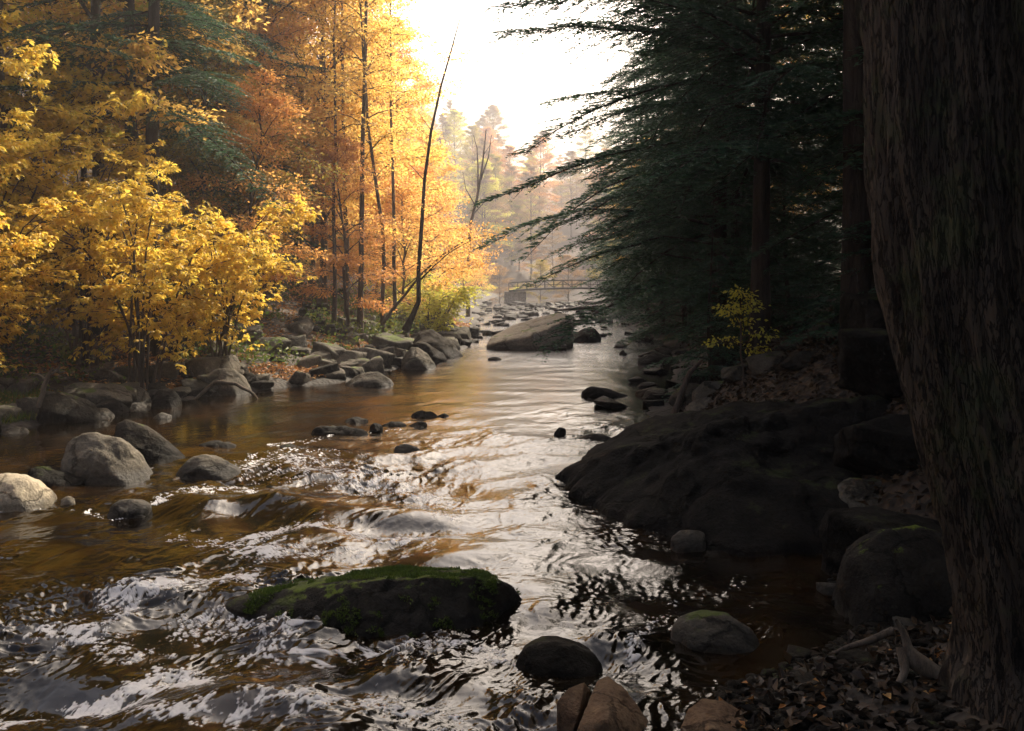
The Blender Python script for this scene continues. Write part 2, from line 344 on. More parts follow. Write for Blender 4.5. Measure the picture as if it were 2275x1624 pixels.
def terrain(x, y):
    x = np.asarray(x, float); y = np.asarray(y, float)
    dl = XL(y) - x; dr = x - XR(y)
    zl = np.where(dl > 0, 0.05 + 0.55 * smooth(0, 3.2, dl) + 0.36 * np.clip(dl - 2.8, 0, 9) + 0.52 * np.clip(dl - 11.8, 0, 24) + .12 * np.clip(dl - 35, 0, 200), 0)
    zr = np.where(dr > 0, 0.03 + 0.85 * smooth(0.1, 2.2, dr) * smooth(5.2, 9, y) + .35 * smooth(0, 2.2, dr) + 0.22 * np.clip(dr - 2, 0, 8) + 0.35 * np.clip(dr - 10, 0, 30) + .1 * np.clip(dr - 40, 0, 200), 0)
    ins = (dl <= 0) & (dr <= 0)
    e = np.minimum(-dl, -dr)
    zb = -0.5 * smooth(0, .9, e)
    z = np.where(ins, zb, np.maximum(zl, zr))
    z = z + 0.24 * np.clip(y - 112, 0, 90) + .1 * np.clip(y - 208, 0, 200)
    rough = 0.06 * n2(x * 1.3, y * 1.3) + 0.25 * n2(x * .25 + 5, y * .25) * smooth(1, 6, np.maximum(dl, dr)) + 0.03 * n2(x * 4, y * 4)
    out = smooth(0, .5, np.maximum(dl, dr))
    return z + rough * (0.25 + 0.75 * out)
def tz(x, y): return float(terrain(np.array([x]), np.array([y]))[0])

def axis(segs):
    a = []
    for lo, hi, st in segs: a.append(np.arange(lo, hi, st))
    return np.concatenate(a + [[segs[-1][1]]])
gx = axis([(-160, -60, 5), (-60, -20, 1.2), (-20, -11, .35), (-11, 6, .11), (6, 16, .35), (16, 60, 1.2), (60, 160, 5)])
gy = axis([(-30, 2, 1.0), (2, 26, .12), (26, 50, .35), (50, 130, 1.2), (130, 300, 5)])
X, Y = np.meshgrid(gx, gy); Z = terrain(X, Y)
nx, ny = len(gx), len(gy)
i = (np.arange(ny - 1)[:, None] * nx + np.arange(nx - 1)[None, :]).ravel()
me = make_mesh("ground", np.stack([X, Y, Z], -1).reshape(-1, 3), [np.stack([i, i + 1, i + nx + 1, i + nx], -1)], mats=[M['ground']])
tag(obj("ground", me), "wooded stream banks and valley floor covered in fallen leaves", "ground", kind='structure')

# ------------------------------------------------------------------ water
vrow = np.concatenate([np.arange(664.0, 1900.0, 1.25)])
yrow = H * F / (vrow - V0)
yrow = np.concatenate([[130, 120, 110, 104], yrow, np.arange(yrow[-1] - .05, -4, -.06)])
NC = 1250
xa = np.maximum(-(0.60 * yrow + 2.5), XL(yrow) - 2.0); xb = np.minimum(.65 * yrow + 3, XR(yrow) + 1.2)
xb = np.maximum(xb, xa + .5)
tt = np.linspace(0, 1, NC)
X = xa[:, None] + (xb - xa)[:, None] * tt[None, :]; Y = np.repeat(yrow[:, None], NC, 1)
Uu = U0 + X / np.maximum(Y, 1.0) * F; Vv = V0 + H * F / np.maximum(Y, 1.0)
dyr = np.abs(np.gradient(yrow))[:, None]
def blob(u, v, su, sv): return np.exp(-((Uu - u) / su) ** 2 - ((Vv - v) / sv) ** 2)
def stroke(pts, wd):
    d = np.full(Uu.shape, 1e9)
    for (x0, y0), (x1, y1) in zip(pts[:-1], pts[1:]):
        dx, dy = x1 - x0, y1 - y0
        k = np.clip(((Uu - x0) * dx + (Vv - y0) * dy) / (dx * dx + dy * dy), 0, 1)
        d = np.minimum(d, np.hypot(Uu - x0 - k * dx, (Vv - y0 - k * dy) * 1.3))
    return np.exp(-(d / wd) ** 2)
# turbulence map: riffle in front, calm pools on the left and upstream of it
T = 0.50 + 0.62 * smooth(930, 1010, Vv + 0.06 * (Uu - 900))
T = T - .75 * np.clip(blob(120, 1210, 420, 80) + blob(60, 1330, 160, 50), 0, 1)
T = T - .75 * np.clip(blob(330, 950, 260, 50) + blob(150, 1040, 200, 60) * .6 + blob(100, 990, 120, 40), 0, 1)
T = T - .25 * blob(1800, 1340, 220, 110) - .2 * blob(1200, 850, 300, 60)
T = T + .55 * smooth(1360, 1500, Vv) * smooth(1500, 1300, Uu) + .45 * smooth(1000, 1250, Vv) * smooth(950, 700, Uu)
T = T + .30 * blob(1450, 770, 150, 30)
T = T + .9 * smooth(1340, 1480, Vv + .06 * (1100 - Uu)) * smooth(1650, 1350, Uu) + .8 * np.clip(blob(700, 1080, 330, 70) + blob(420, 1330, 300, 60), 0, 1)
T = T + 1.1 * blob(720, 1090, 320, 110) + .5 * blob(500, 1180, 250, 60) + .35 * smooth(840, 770, Vv) + .12 * smooth(1180, 1250, Vv)
T = np.clip(T, 0.20, 2.4)
# coordinates that follow the current round the mossed rock
cx, cyy = -0.85, 6.35; R = 0.62
px = (X - cx) / 1.5; py = (Y - cyy) / .8; fa = math.radians(62)
c, s = math.cos(fa), math.sin(fa)
X1 = (X - cx); Y1 = (Y - cyy)
a = X1 * c + Y1 * s; bq = -X1 * s + Y1 * c
r2 = (a / 1.15) ** 2 + (bq / 1.0) ** 2 + .15
phi = a * (1 + R * R / r2); psi = bq * (1 - np.minimum(R * R / r2, .93))
wx = X + .22 * n2(X * .9, Y * .9 + 3) + .06 * n2(X * 3.1, Y * 3.1); wy = Y + .22 * n2(X * .9 + 9, Y * .9) + .06 * n2(X * 3.1 + 4, Y * 3.1)
h = np.zeros_like(X)
def fade(lam): return smooth(.9, 3.0, lam / dyr)
def octv(lam, amp, streak, ridge, seed):
    if streak: p_ = phi + .12 * n2(X * 2, Y * 2 + seed); q_ = psi + .10 * n2(X * 2 + seed, Y * 2); v = n2(p_ / (lam * 2.8) + seed, q_ / lam + seed * 2)
    else: v = n2(wx / lam + seed, wy / (lam * .8) + seed)
    if ridge: v = (0.5 - np.abs(v)) * 1.3
    return amp * v * fade(lam)
burst = np.clip(.5 + 1.1 * n2(X * 1.7 + 3, Y * 1.1) + .7 * n2(X * .6 + 31, Y * .5), 0.06, 1.5) ** 1.6      # wavelets come in bursts between slick patches
b2_ = np.clip(.45 + 1.2 * n2(phi * 1.6 + 13, psi * 3.3), 0.05, 1.4) ** 1.5
h += (octv(1.6, .026, 0, 0, 3.1) + octv(.8, .018, 0, 0, 7.7)) * (.6 + .6 * T)
h += (octv(.42, .010, 1, 1, 1.3) + octv(.36, .008, 0, 1, 5.9)) * burst * 1.3
h += (octv(.20, .0062, 1, 0, 2.3) * b2_ + octv(.17, .0052, 0, 1, 8.9) * burst) * 1.35
h += (octv(.09, .0040, 1, 1, 4.3) * b2_ + octv(.075, .0030, 0, 0, 6.1) * burst + octv(.04, .0013, 1, 0, 9.1) * b2_) * 1.4
h *= T
fine_ = n2(phi / .055 + 40, psi / .03) * fade(.04) * .0011 + n2(wx / .033, wy / .03) * fade(.035) * .0010
h += fine_ * np.clip(T - .3, 0, 1.6) * (b2_ + burst) * 1.0
# water piling over sunken stones, each with a trough below it
def hump(u, v, su, sv, amp, trough=.7):
    global h
    amp = amp * .62
    h += amp * blob(u, v, su, sv) - amp * trough * blob(u - .1 * su, v + sv * 1.7, su * 1.1, sv * .8)
hump(200, 1480, 150, 42, .13); hump(870, 1155, 120, 16, .09); hump(620, 1135, 110, 18, .08); hump(450, 1150, 60, 22, .07)
hump(560, 1560, 130, 35, .09); hump(1330, 1440, 90, 24, .08); hump(760, 975, 150, 9, .06); hump(1210, 1340, 60, 50, .05, .2)
hump(980, 1240, 120, 14, .04); hump(330, 1325, 140, 18, .06); hump(900, 1520, 160, 20, .05); hump(1180, 1180, 100, 12, .04); hump(420, 1000, 80, 8, .04)
foam = .46 * stroke([(-60, 1625), (60, 1575), (180, 1540), (300, 1512), (430, 1490)], 34)
foam += .42 * stroke([(230, 1345), (330, 1330), (430, 1305), (560, 1285)], 24)
foam += .42 * stroke([(540, 1195), (640, 1175), (700, 1180), (820, 1200), (960, 1196)], 13)
foam += .30 * stroke([(400, 1385), (520, 1370), (640, 1400)], 34)
foam += .48 * stroke([(940, 1400), (1010, 1380), (1080, 1350), (1110, 1350)], 22)
foam += .30 * stroke([(300, 1600), (520, 1610), (760, 1580), (1000, 1600)], 34)
foam += .27 * stroke([(520, 1440), (700, 1440), (860, 1450), (1000, 1440), (1120, 1470)], 26)
foam += .26 * stroke([(600, 990), (680, 985), (760, 965), (900, 955)], 8)
foam += .28 * stroke([(160, 1130), (260, 1150), (400, 1110), (560, 1095)], 10)
foam += .25 * stroke([(1500, 1330), (1440, 1400), (1400, 1480)], 20)
foam += .24 * stroke([(0, 1135), (110, 1130)], 9) + .25 * stroke([(1240, 770), (1330, 760), (1400, 740), (1480, 745)], 5)
foam += .22 * stroke([(560, 1030), (740, 1050), (900, 1090), (1000, 1140)], 50) + .24 * stroke([(520, 1245), (760, 1235), (960, 1225)], 22) + .22 * stroke([(380, 1200), (600, 1220)], 34) + .22 * stroke([(120, 1400), (330, 1440), (480, 1500)], 40)
foam += .18 * stroke([(20, 1420), (200, 1400), (300, 1360)], 16)
far = smooth(50, 12, Y)
lac = sum(a_ * n2(phi / l_ * .6 + k_ * 7, psi / l_ + k_) for k_, (a_, l_) in enumerate([(1, .16), (.7, .07), (.5, .033), (.35, .017)]))
lace = 1 - 1.6 * np.abs(lac)
speck = sum(a_ * n2(phi / l_ * .55 + k_ * 3, psi / l_ + k_) for k_, (a_, l_) in enumerate([(.8, .12), (.8, .05), (.8, .024), (.8, .012)]))
amount = foam * 1.25 + .14 * np.clip(T - 1.1, 0, 1) + 1.0 * np.clip(h - .018, 0, .05)
gate = smooth(.10, .32, amount)
foam = smooth(.90, 1.50, amount * 1.50 + .50 * lace + .42 * speck + .10) * gate * far
h = h + foam * .0035 * (speck + 1.0)
cols = []
me = make_mesh("water", np.stack([X, Y, h], -1).reshape(-1, 3),
    [(lambda k: np.stack([k, k + NC, k + NC + 1, k + 1], -1))((np.arange(len(yrow) - 1)[:, None] * NC + np.arange(NC - 1)[None, :]).ravel())],
    attrs={'foam': ('POINT', foam.ravel()), 'chop': ('POINT', ((np.clip(T, 0, 1) * (.30 + .7 * smooth(6, 13, Y)) + .35 * smooth(14, 40, Y)) * .9 * (1 + 2.2 * smooth(8, 45, Y))).ravel())}, mats=[M['water']])
tag(obj("water", me), "brown rippling stream with white riffles running towards the viewer", "stream", kind='structure')

# ------------------------------------------------------------------ rocks
def ico(sub):
    bm = bmesh.new(); bmesh.ops.create_icosphere(bm, subdivisions=sub, radius=1)
    V = np.array([v.co[:] for v in bm.verts]); Fc = np.array([[v.index for v in f.verts] for f in bm.faces]); bm.free(); return V, Fc
ICO = {k: ico(k) for k in (2, 3, 4, 5, 6)}
def rock_shape(planesN, planesD, sub=5, k=18.0, rough=.06, seed=0, fine=.012, size=1.0):
    V, Fc = ICO[sub]
    dt = V @ planesN.T
    inv = np.where(dt > 0.02, dt / planesD[None, :], 0)      # 1/r for each plane
    q = np.power(np.sum(np.power(np.maximum(inv, 1e-6), k), 1), 1 / k)
    P = V / q[:, None]
    sc = size
    P = P + V * (rough * sc * fbm3(P / sc * 1.7 + seed, 4, .5))[:, None] + V * (fine * sc * fbm3(P / sc * 9 + seed, 3, .6))[:, None]
    return P, Fc
def rand_rock(seed, ax=(1, .8, .6), n=11, sub=4, k=14, rough=.09):
    rg = np.random.default_rng(seed)
    Nn = norm(rg.normal(size=(n, 3))); D = rg.uniform(.72, 1.0, n)
    Nn = np.concatenate([Nn, np.array([[1, 0, 0], [-1, 0, 0], [0, 1, 0], [0, -1, 0], [0, 0, 1], [0, 0, -1]])]); D = np.concatenate([D, np.full(6, .95)])
    P, Fc = rock_shape(Nn, D, sub, k, rough, seed * 3.7, .015)
    return P * np.array(ax), Fc
def hull_rock(pts, sub=5, k=26, rough=.05, seed=0, fine=.012):
    bm = bmesh.new()
    for p in pts: bm.verts.new(p)
    bmesh.ops.convex_hull(bm, input=bm.verts[:]); bm.normal_update()
    pts = np.array(pts); c = (pts.max(0) + pts.min(0)) / 2; c = .5 * c + .5 * pts.mean(0)
    size = (pts.max(0) - pts.min(0)).mean() / 2
    Nn, D = [], []
    for f in bm.faces:
        n = np.array(f.normal[:]); d = np.dot(np.array(f.verts[0].co[:]) - c, n)
        if d < 0: n, d = -n, -d
        if d > 1e-3: Nn.append(n); D.append(d)
    bm.free()
    P, Fc = rock_shape(np.array(Nn), np.array(D), sub, k, rough, seed, fine, size)
    return P + c, Fc

def sil_rock(name, sil, vbase, depth, mat, label, group=None, zb=0.0, rough=.06, k=24, ridge=.45, sub=5, seed=1, cat="rock", push=0.0, front=.75, fz=.62):
    """boulder from its upper outline [(u,v)..] left to right; stands with its front foot at row vbase"""
    y0 = (H - zb) * F / (vbase - V0) + push
    pts = []
    ym = y0 + depth * ridge
    us = [p[0] for p in sil]; uc = (min(us) + max(us)) / 2
    for (u, v) in sil:
        x, y, z = dp(u, v, ym); pts.append((x, ym, z))
        xc = (uc - U0) / F * ym
        pts.append((xc + (x - xc) * front, y0 + depth * .12, zb - .05 + (z - zb) * fz + .05 * (fz > .8)))
        pts.append((xc + (x - xc) * .8, y0 + depth * .85, zb + (z - zb) * .8))
    xl = (min(us) - U0) / F * ym; xr = (max(us) - U0) / F * ym
    for fx in (0.04, .3, .7, .96):
        for yy in (y0 - .02, y0 + depth):
            pts.append((xl + (xr - xl) * fx, yy, zb - .25))
    P, Fc = hull_rock(pts, sub, k, rough, seed)
    ctr = P.mean(0); ctr[2] = zb
    me = make_mesh(name, P - ctr, [Fc], mats=[mat])
    return tag(obj(name, me, loc=ctr), label, cat, group)

LB = "boulders standing in the near water"
pts = [gp(u, v) for u, v in [(486, 1346), (590, 1378), (750, 1404), (900, 1420), (1040, 1406), (1120, 1372), (1172, 1335)]]
pts = pts + [(x * 1.0, y, -.3) for x, y, z in pts] + [dp(*p) for p in [(500, 1328, 6.75), (560, 1318, 6.65), (660, 1304, 6.5), (800, 1290, 6.34), (950, 1280, 6.28), (1070, 1282, 6.38), (1140, 1302, 6.6),
       (640, 1292, 6.95), (780, 1271, 7.0), (920, 1263, 7.02), (1060, 1262, 6.95)]] + [(x, 7.35, -.3) for x in (-1.9, -1.2, -.4, .05)]
P, Fc = hull_rock(pts, 6, 46, .055, 3, .022); ctr = P.mean(0); ctr[2] = 0
hr = tag(obj("boulder", make_mesh("boulder", P - ctr, [Fc], mats=[M['rock_hero']]), loc=ctr), "long low black rock with bright green moss on top, water swirling round its right end", "rock", LB)
def moss_on(parent, Pl, Fc, thr, nz_, m, seed, size=(.012, .03)):
    rg = np.random.default_rng(seed); a_, b_, c_ = Pl[Fc[:, 0]], Pl[Fc[:, 1]], Pl[Fc[:, 2]]
    nn = np.cross(b_ - a_, c_ - a_); ar = np.linalg.norm(nn, axis=1); nn = nn / (ar[:, None] + 1e-12)
    if nn[np.argmax(Pl[Fc[:, 0], 2])][2] < 0: nn = -nn
    wgt = ar * (nn[:, 2] > nz_) * (n3(a_ * 3.2 + seed) + .5 * n3(a_ * 9) > thr); f = rg.choice(len(Fc), m, p=wgt / wgt.sum())
    r1, r2_ = rg.random((2, m, 1)); sw = r1 + r2_ > 1; r1 = np.where(sw, 1 - r1, r1); r2_ = np.where(sw, 1 - r2_, r2_)
    pp = a_[f] + (b_ - a_)[f] * r1 + (c_ - a_)[f] * r2_; D = nn[f] + rg.normal(0, .55, (m, 3))
    V, Q = leaf_quads(pp, D, rg.normal(0, 1, (m, 3)), rg.uniform(*size, m), rg.uniform(.002, .005, m), 0)
    return obj("moss", make_mesh("moss", V, [Q], False, {'tint': ('FACE', np.clip(n3(pp * 5) * .5 + .5 + rg.normal(0, .15, m), 0, 1))}, [M['moss']]), parent)
moss_on(hr, P - ctr, Fc, -.02, .45, 26000, 5)
sil_rock("boulder", [(143, 985), (165, 965), (215, 956), (262, 975), (300, 1010), (345, 1068)], 1078, .9, M['rock'], "grey rounded boulder with lit top, left one of the leaning pair in the left pool", LB, seed=4, rough=.09)
sil_rock("boulder", [(255, 935), (280, 927), (330, 950), (375, 985), (410, 1020)], 1052, .7, M['rock_dark'], "dark wedge boulder with pale top edge leaning behind the grey rounded one", LB, seed=5, push=.35)
sil_rock("boulder", [(392, 1040), (425, 1012), (460, 1008), (500, 1030), (540, 1050)], 1060, .6, M['rock'], "low grey boulder right of the leaning pair, tapering into the riffle", LB, seed=6)
sil_rock("boulder", [(-70, 1070), (-20, 1048), (40, 1050), (80, 1065), (112, 1100)], 1140, .75, M['rock_pale'], "pale tan sunlit boulder cut by the left edge of the picture", LB, seed=7, k=16)
sil_rock("rock", [(60, 1040), (90, 1034), (140, 1048), (185, 1065)], 1088, .5, M['rock_dark'], "dark flat rock between the pale sunlit boulder and the leaning pair", LB, seed=8, sub=4)
sil_rock("rock", [(135, 1106), (150, 1098), (166, 1108)], 1122, .14, M['rock_pale'], "small pointed pale stone right of the tan sunlit boulder", LB, seed=9, sub=3)
sil_rock("rock", [(240, 1125), (262, 1108), (300, 1108), (335, 1120)], 1150, .35, M['rock'], "small grey rock awash below the leaning pair", LB, seed=10, sub=4)
sil_rock("rock", [(385, 1108), (410, 1102), (440, 1106), (458, 1112)], 1118, .2, M['rock_dark'], "thin dark stone awash above the left riffle", LB, seed=11, sub=4)
sil_rock("rock", [(875, 992), (895, 985), (920, 990), (935, 998)], 1008, .3, M['rock_moss'], "lone small greenish rock in the middle of the stream", LB, seed=12, sub=4)
# stone row across the stream
ROW = "dark stones in a row across the stream"
for q, (sil, vb, lab) in enumerate([
    ([(688, 952), (700, 945), (760, 946), (815, 955), (822, 960)], 970, "long flat black stone, largest in the row across the stream"),
    ([(820, 945), (835, 938), (850, 945)], 963, "squat dark stone just right of the long flat black one"),
    ([(765, 932), (790, 926), (818, 933)], 941, "low stone behind the gap left of the row's middle"),
    ([(848, 943), (870, 936), (895, 938), (905, 944)], 950, "dark knobbly stone in the middle of the row"),
    ([(905, 946), (930, 935), (948, 940)], 950, "small dark stone right of the knobbly middle one"),
    ([(912, 920), (935, 911), (960, 913), (975, 925)], 930, "greenish stone, highest and farthest in the row"),
    ([(970, 925), (985, 917), (1000, 926)], 930, "little stone touching the right side of the greenish one"),
    ([(618, 992), (640, 985), (660, 995)], 1000, "dark stone at the left foot of the row, half under white water"),
    ([(440, 985), (470, 978), (520, 985), (530, 992)], 996, "flat dark stone between the row and the left leaning boulders")]):
    sil_rock("rock", sil, vb, .35, M['rock_dark'], lab, ROW, seed=20 + q, sub=4, rough=.1)
# far middle boulder and its neighbours
FB = "boulders of the upstream shallows"
pts = [dp(u, v, y) for u, v, y in [(1080, 769, 29.3), (1090, 748, 30.0), (1142, 721, 31.6), (1195, 704, 31.8), (1238, 694, 31.5), (1264, 697, 31.0), (1276, 718, 30.6),
       (1098, 762, 29.1), (1168, 750, 29.1), (1218, 729, 29.5), (1266, 706, 30.2), (1276, 742, 30.2), (1082, 790, 29.2), (1150, 792, 29.0), (1225, 792, 29.2), (1272, 785, 30.0), (1270, 780, 32.4), (1095, 775, 32.4)]]
P, Fc = hull_rock(pts, 6, 90, .018, 31, .012); ctr = P.mean(0); ctr[2] = 0
tag(obj("boulder", make_mesh("boulder", P - ctr, [Fc], mats=[M['rock_flat']]), loc=ctr), "huge slab boulder in midstream, flat grey top tilting up to the right", "rock", FB)
sil_rock("boulder", [(1250, 752), (1280, 738), (1300, 728), (1322, 728), (1336, 745)], 760, 1.2, M['rock_dark'], "rounded black boulder beside the right end of the huge slab", FB, seed=32)
sil_rock("rock", [(1205, 768), (1230, 760), (1262, 765)], 779, .6, M['rock_dark'], "low dark rock at the foot of the huge slab's right side", FB, seed=33, sub=4)
sil_rock("rock", [(1083, 796), (1100, 791), (1116, 797)], 800, .3, M['rock_dark'], "single small stone in the smooth water before the huge slab", FB, seed=34, sub=3)
sil_rock("rock", [(1375, 785), (1383, 775), (1396, 788)], 790, .3, M['rock_dark'], "small pointed dark stone in the right-hand rapids", FB, seed=35, sub=3)
sil_rock("rock", [(1290, 870), (1308, 856), (1340, 860), (1400, 878)], 884, .5, M['rock_dark'], "low dark rock in the pool near the right bank", FB, seed=36, sub=4)
sil_rock("rock", [(1230, 960), (1242, 947), (1258, 952)], 975, .25, M['rock_dark'], "small upright black stone off the dark ledge's tip", FB, seed=37, sub=4)
sil_rock("rock", [(1283, 975), (1310, 962), (1345, 965), (1365, 975)], 985, .45, M['rock_black'], "flattish black rock behind the tip of the dark ledge", FB, seed=38, sub=4)
sil_rock("rock", [(1416, 795), (1450, 783), (1490, 788), (1510, 800)], 812, .8, M['rock_dark'], "dark rock at the right bank above the pool", FB, seed=39, sub=4)
# left bank named boulders
BK = "boulders along the left bank"
sil_rock("boulder", [(890, 800), (912, 768), (925, 768), (950, 785), (970, 812)], 822, 1.2, M['rock'], "tall grey pyramid-shaped boulder at the left waterline", BK, seed=41)
sil_rock("boulder", [(765, 850), (800, 828), (835, 824), (865, 838), (878, 852)], 860, .9, M['rock'], "low domed grey boulder in the water left of the pyramid one", BK, seed=42)
sil_rock("boulder", [(455, 835), (475, 818), (515, 815), (540, 835), (555, 860)], 880, 1.0, M['rock'], "large lumpy boulder with an undercut above a bleached branch", BK, seed=43)
sil_rock("boulder", [(255, 875), (285, 853), (310, 858), (335, 880)], 905, .8, M['rock'], "round tan-topped boulder, centre of the near left bank", BK, seed=44, k=14)
sil_rock("boulder", [(340, 870), (360, 857), (385, 862), (400, 885)], 908, .6, M['rock_dark'], "dark egg-shaped boulder right of the tan-topped one", BK, seed=45, k=12)
sil_rock("boulder", [(950, 712), (965, 695), (990, 700), (1022, 728)], 745, 1.4, M['rock_dark'], "dark boulder under the bright yellow-green bush", BK, seed=46, zb=.25)
sil_rock("boulder", [(545, 770), (565, 752), (590, 762), (605, 790)], 800, 1.0, M['rock_moss'], "mossy boulder high on the leaf-covered left bank", BK, seed=47, zb=.3)
sil_rock("boulder", [(225, 800), (250, 785), (300, 790), (320, 820)], 835, 1.0, M['rock_dark'], "blocky dark boulder in the shade below the yellow bush", BK, seed=48, zb=.3)
sil_rock("boulder", [(395, 820), (410, 808), (435, 812), (445, 830)], 842, .6, M['rock_moss'], "small squared mossy boulder behind the egg-shaped one", BK, seed=49, zb=.2)
sil_rock("rock", [(402, 748), (414, 740), (425, 760), (428, 775)], 778, .3, M['rock_pale'], "bright pale sunlit rock chip standing in the shade of the left bank", BK, seed=50, zb=.5, sub=4)
sil_rock("rock", [(340, 925), (355, 915), (380, 922)], 932, .3, M['rock'], "small pale stone at the water's edge below the dark egg", BK, seed=51, sub=4)
sil_rock("rock", [(0, 962), (20, 948), (50, 950), (60, 960)], 968, .4, M['rock'], "flat grey stone at the far left waterline", BK, seed=52, sub=4)
sil_rock("boulder", [(165, 920), (190, 908), (230, 905), (250, 920)], 935, .6, M['rock'], "flat-topped stone with fallen leaves left of the tan-topped boulder", BK, seed=53)
sil_rock("boulder", [(905, 775), (930, 735), (960, 730), (1005, 760), (1030, 790)], 800, 2.0, M['rock_dark'], "dark rock outcrop at the foot of the leaning sapling", BK, seed=54, zb=.1, push=1.5)
# right side
RK = "rocks along the right bank"
sil_rock("boulder", [(1828, 1120), (1845, 1075), (1900, 1052), (1970, 1060), (2030, 1085), (2060, 1120)], 1195, 1.0, M['rock_moss'], "round mossy boulder left of the big trunk", RK, seed=61, zb=.15, k=12)
sil_rock("boulder", [(1868, 1300), (1885, 1235), (1935, 1185), (2000, 1165), (2070, 1165), (2120, 1200)], 1420, .9, M['rock_hero'], "green mossy slab boulder leaning against the foot of the big trunk", RK, seed=62, zb=0.0, k=24)
sil_rock("rock", [(1488, 1400), (1510, 1378), (1560, 1362), (1620, 1364), (1660, 1385), (1690, 1420)], 1462, .5, M['rock_moss'], "rounded rock with grey-green top in the right shallows", RK, seed=63)
sil_rock("rock", [(1490, 1196), (1510, 1180), (1540, 1176), (1566, 1182), (1560, 1200)], 1226, .3, M['rock'], "pale blue-grey jagged stone at the foot of the black ledge", RK, seed=64, k=40)
sil_rock("rock", [(1850, 1235), (1865, 1208), (1900, 1200), (1895, 1225)], 1270, .2, M['rock'], "small upright grey slab wedged beside the green mossy boulder", RK, seed=65, k=40, sub=4)
def ang_rock(pts, mat, label, seed, group=RK, name="boulder", k=120, rough=.03, sub=6):
    P, Fc = hull_rock([dp(*p) for p in pts], sub, k, rough, seed, .014); ctr = P.mean(0)
    return tag(obj(name, make_mesh(name, P - ctr, [Fc], mats=[mat]), loc=ctr), label, "rock", group)
ang_rock([(1240, 1600, 4.75), (1236, 1560, 4.8), (1262, 1530, 4.85), (1300, 1514, 4.9), (1312, 1530, 4.95), (1285, 1590, 4.72), (1262, 1660, 4.7), (1240, 1700, 4.8), (1300, 1640, 4.95), (1250, 1640, 5.05)], M['rock_brown'], "narrow brown rock split from the foreground block at the bottom edge", 66)
ang_rock([(1318, 1560, 4.75), (1328, 1512, 4.95), (1352, 1503, 4.98), (1392, 1532, 4.9), (1440, 1600, 4.8), (1452, 1660, 4.7), (1285, 1610, 4.55), (1262, 1680, 4.5), (1345, 1600, 4.5), (1420, 1700, 4.5), (1300, 1600, 5.0), (1440, 1650, 5.1), (1345, 1530, 5.1), (1280, 1720, 4.9)], M['rock_brown'], "angular brown rock at the bottom edge with a sharp top", 67)
ang_rock([(1512, 1620, 4.7), (1530, 1575, 4.8), (1560, 1553, 4.9), (1610, 1556, 4.9), (1660, 1590, 4.85), (1700, 1640, 4.7), (1510, 1690, 4.6), (1580, 1620, 4.55), (1690, 1700, 4.6), (1540, 1600, 5.1), (1650, 1610, 5.1)], M['rock_brown'], "olive-brown rock at the bottom edge in front of the pebbles", 68)
sil_rock("rock", [(1540, 868), (1565, 845), (1610, 843), (1640, 865)], 905, .8, M['rock_moss'], "rock with a yellow-green moss cap above the black ledge", RK, seed=69, zb=.35)
sil_rock("rock", [(1520, 905), (1545, 885), (1585, 880), (1620, 888)], 925, .5, M['rock'], "pale flat stone below the moss-capped rock", RK, seed=70, zb=.3)
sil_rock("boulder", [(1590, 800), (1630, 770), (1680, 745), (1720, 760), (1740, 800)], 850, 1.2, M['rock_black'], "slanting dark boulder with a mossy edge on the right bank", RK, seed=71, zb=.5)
sil_rock("boulder", [(1140, 1470), (1155, 1440), (1190, 1425), (1240, 1420), (1330, 1455), (1345, 1480)], 1512, .45, M['rock_dark'], "wet black rock with water sliding over it near the bottom", LB, seed=72)
# black ledge
pts = []
for (u, v, y) in [(1203, 1068, 10.75), (1250, 1035, 11.0), (1330, 985, 11.3), (1420, 945, 11.5), (1500, 918, 11.8), (1600, 895, 12.2), (1720, 880, 12.6), (1850, 900, 12.2), (1960, 960, 11.0)]:
    pts.append(dp(u, v, y))
for (u, v) in [(1203, 1072), (1240, 1088), (1380, 1152), (1500, 1214), (1620, 1262), (1830, 1268)]:
    x, y, z = gp(u, v); pts += [(x, y, -.3), (x + .05, y + .12, .08)]
pts += [(1.6, 9.4, .75), (2.4, 9.3, .9), (3.4, 9.4, 1.0), (4.2, 10, 1.0), (1.0, 12.5, -.3), (4.6, 12.5, .3), (3.5, 8.2, .3), (3.3, 7.8, -.2)]
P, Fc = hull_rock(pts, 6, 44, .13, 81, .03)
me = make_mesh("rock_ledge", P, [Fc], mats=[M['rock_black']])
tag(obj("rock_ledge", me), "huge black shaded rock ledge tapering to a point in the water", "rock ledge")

for (x, y, sx, sz, sd, lab) in [(3.75, 9.7, .62, .5, 301, "added dark angular rock on the slope between the black ledge and the big trunk"), (4.5, 10.9, .75, .6, 302, "added dark rock high on the slope behind the black ledge's upper end"), (3.2, 8.35, .42, .36, 303, "added smaller dark rock at the lower right corner of the black ledge"), (2.75, 7.0, .5, .4, 304, "added dark rock between the green mossy slab and the round mossy boulder")]:  # rocks added here to darken the slope in place of shade
    P, Fc = rand_rock(sd, (1, .85, .8), n=6, sub=5, k=40, rough=.08)
    tag(obj("boulder", make_mesh("boulder", P * np.array([sx, sx, sz]), [Fc], mats=[M['rock_black']]), loc=(x, y, tz(x, y) + sz * .3)), lab, "rock", RK)
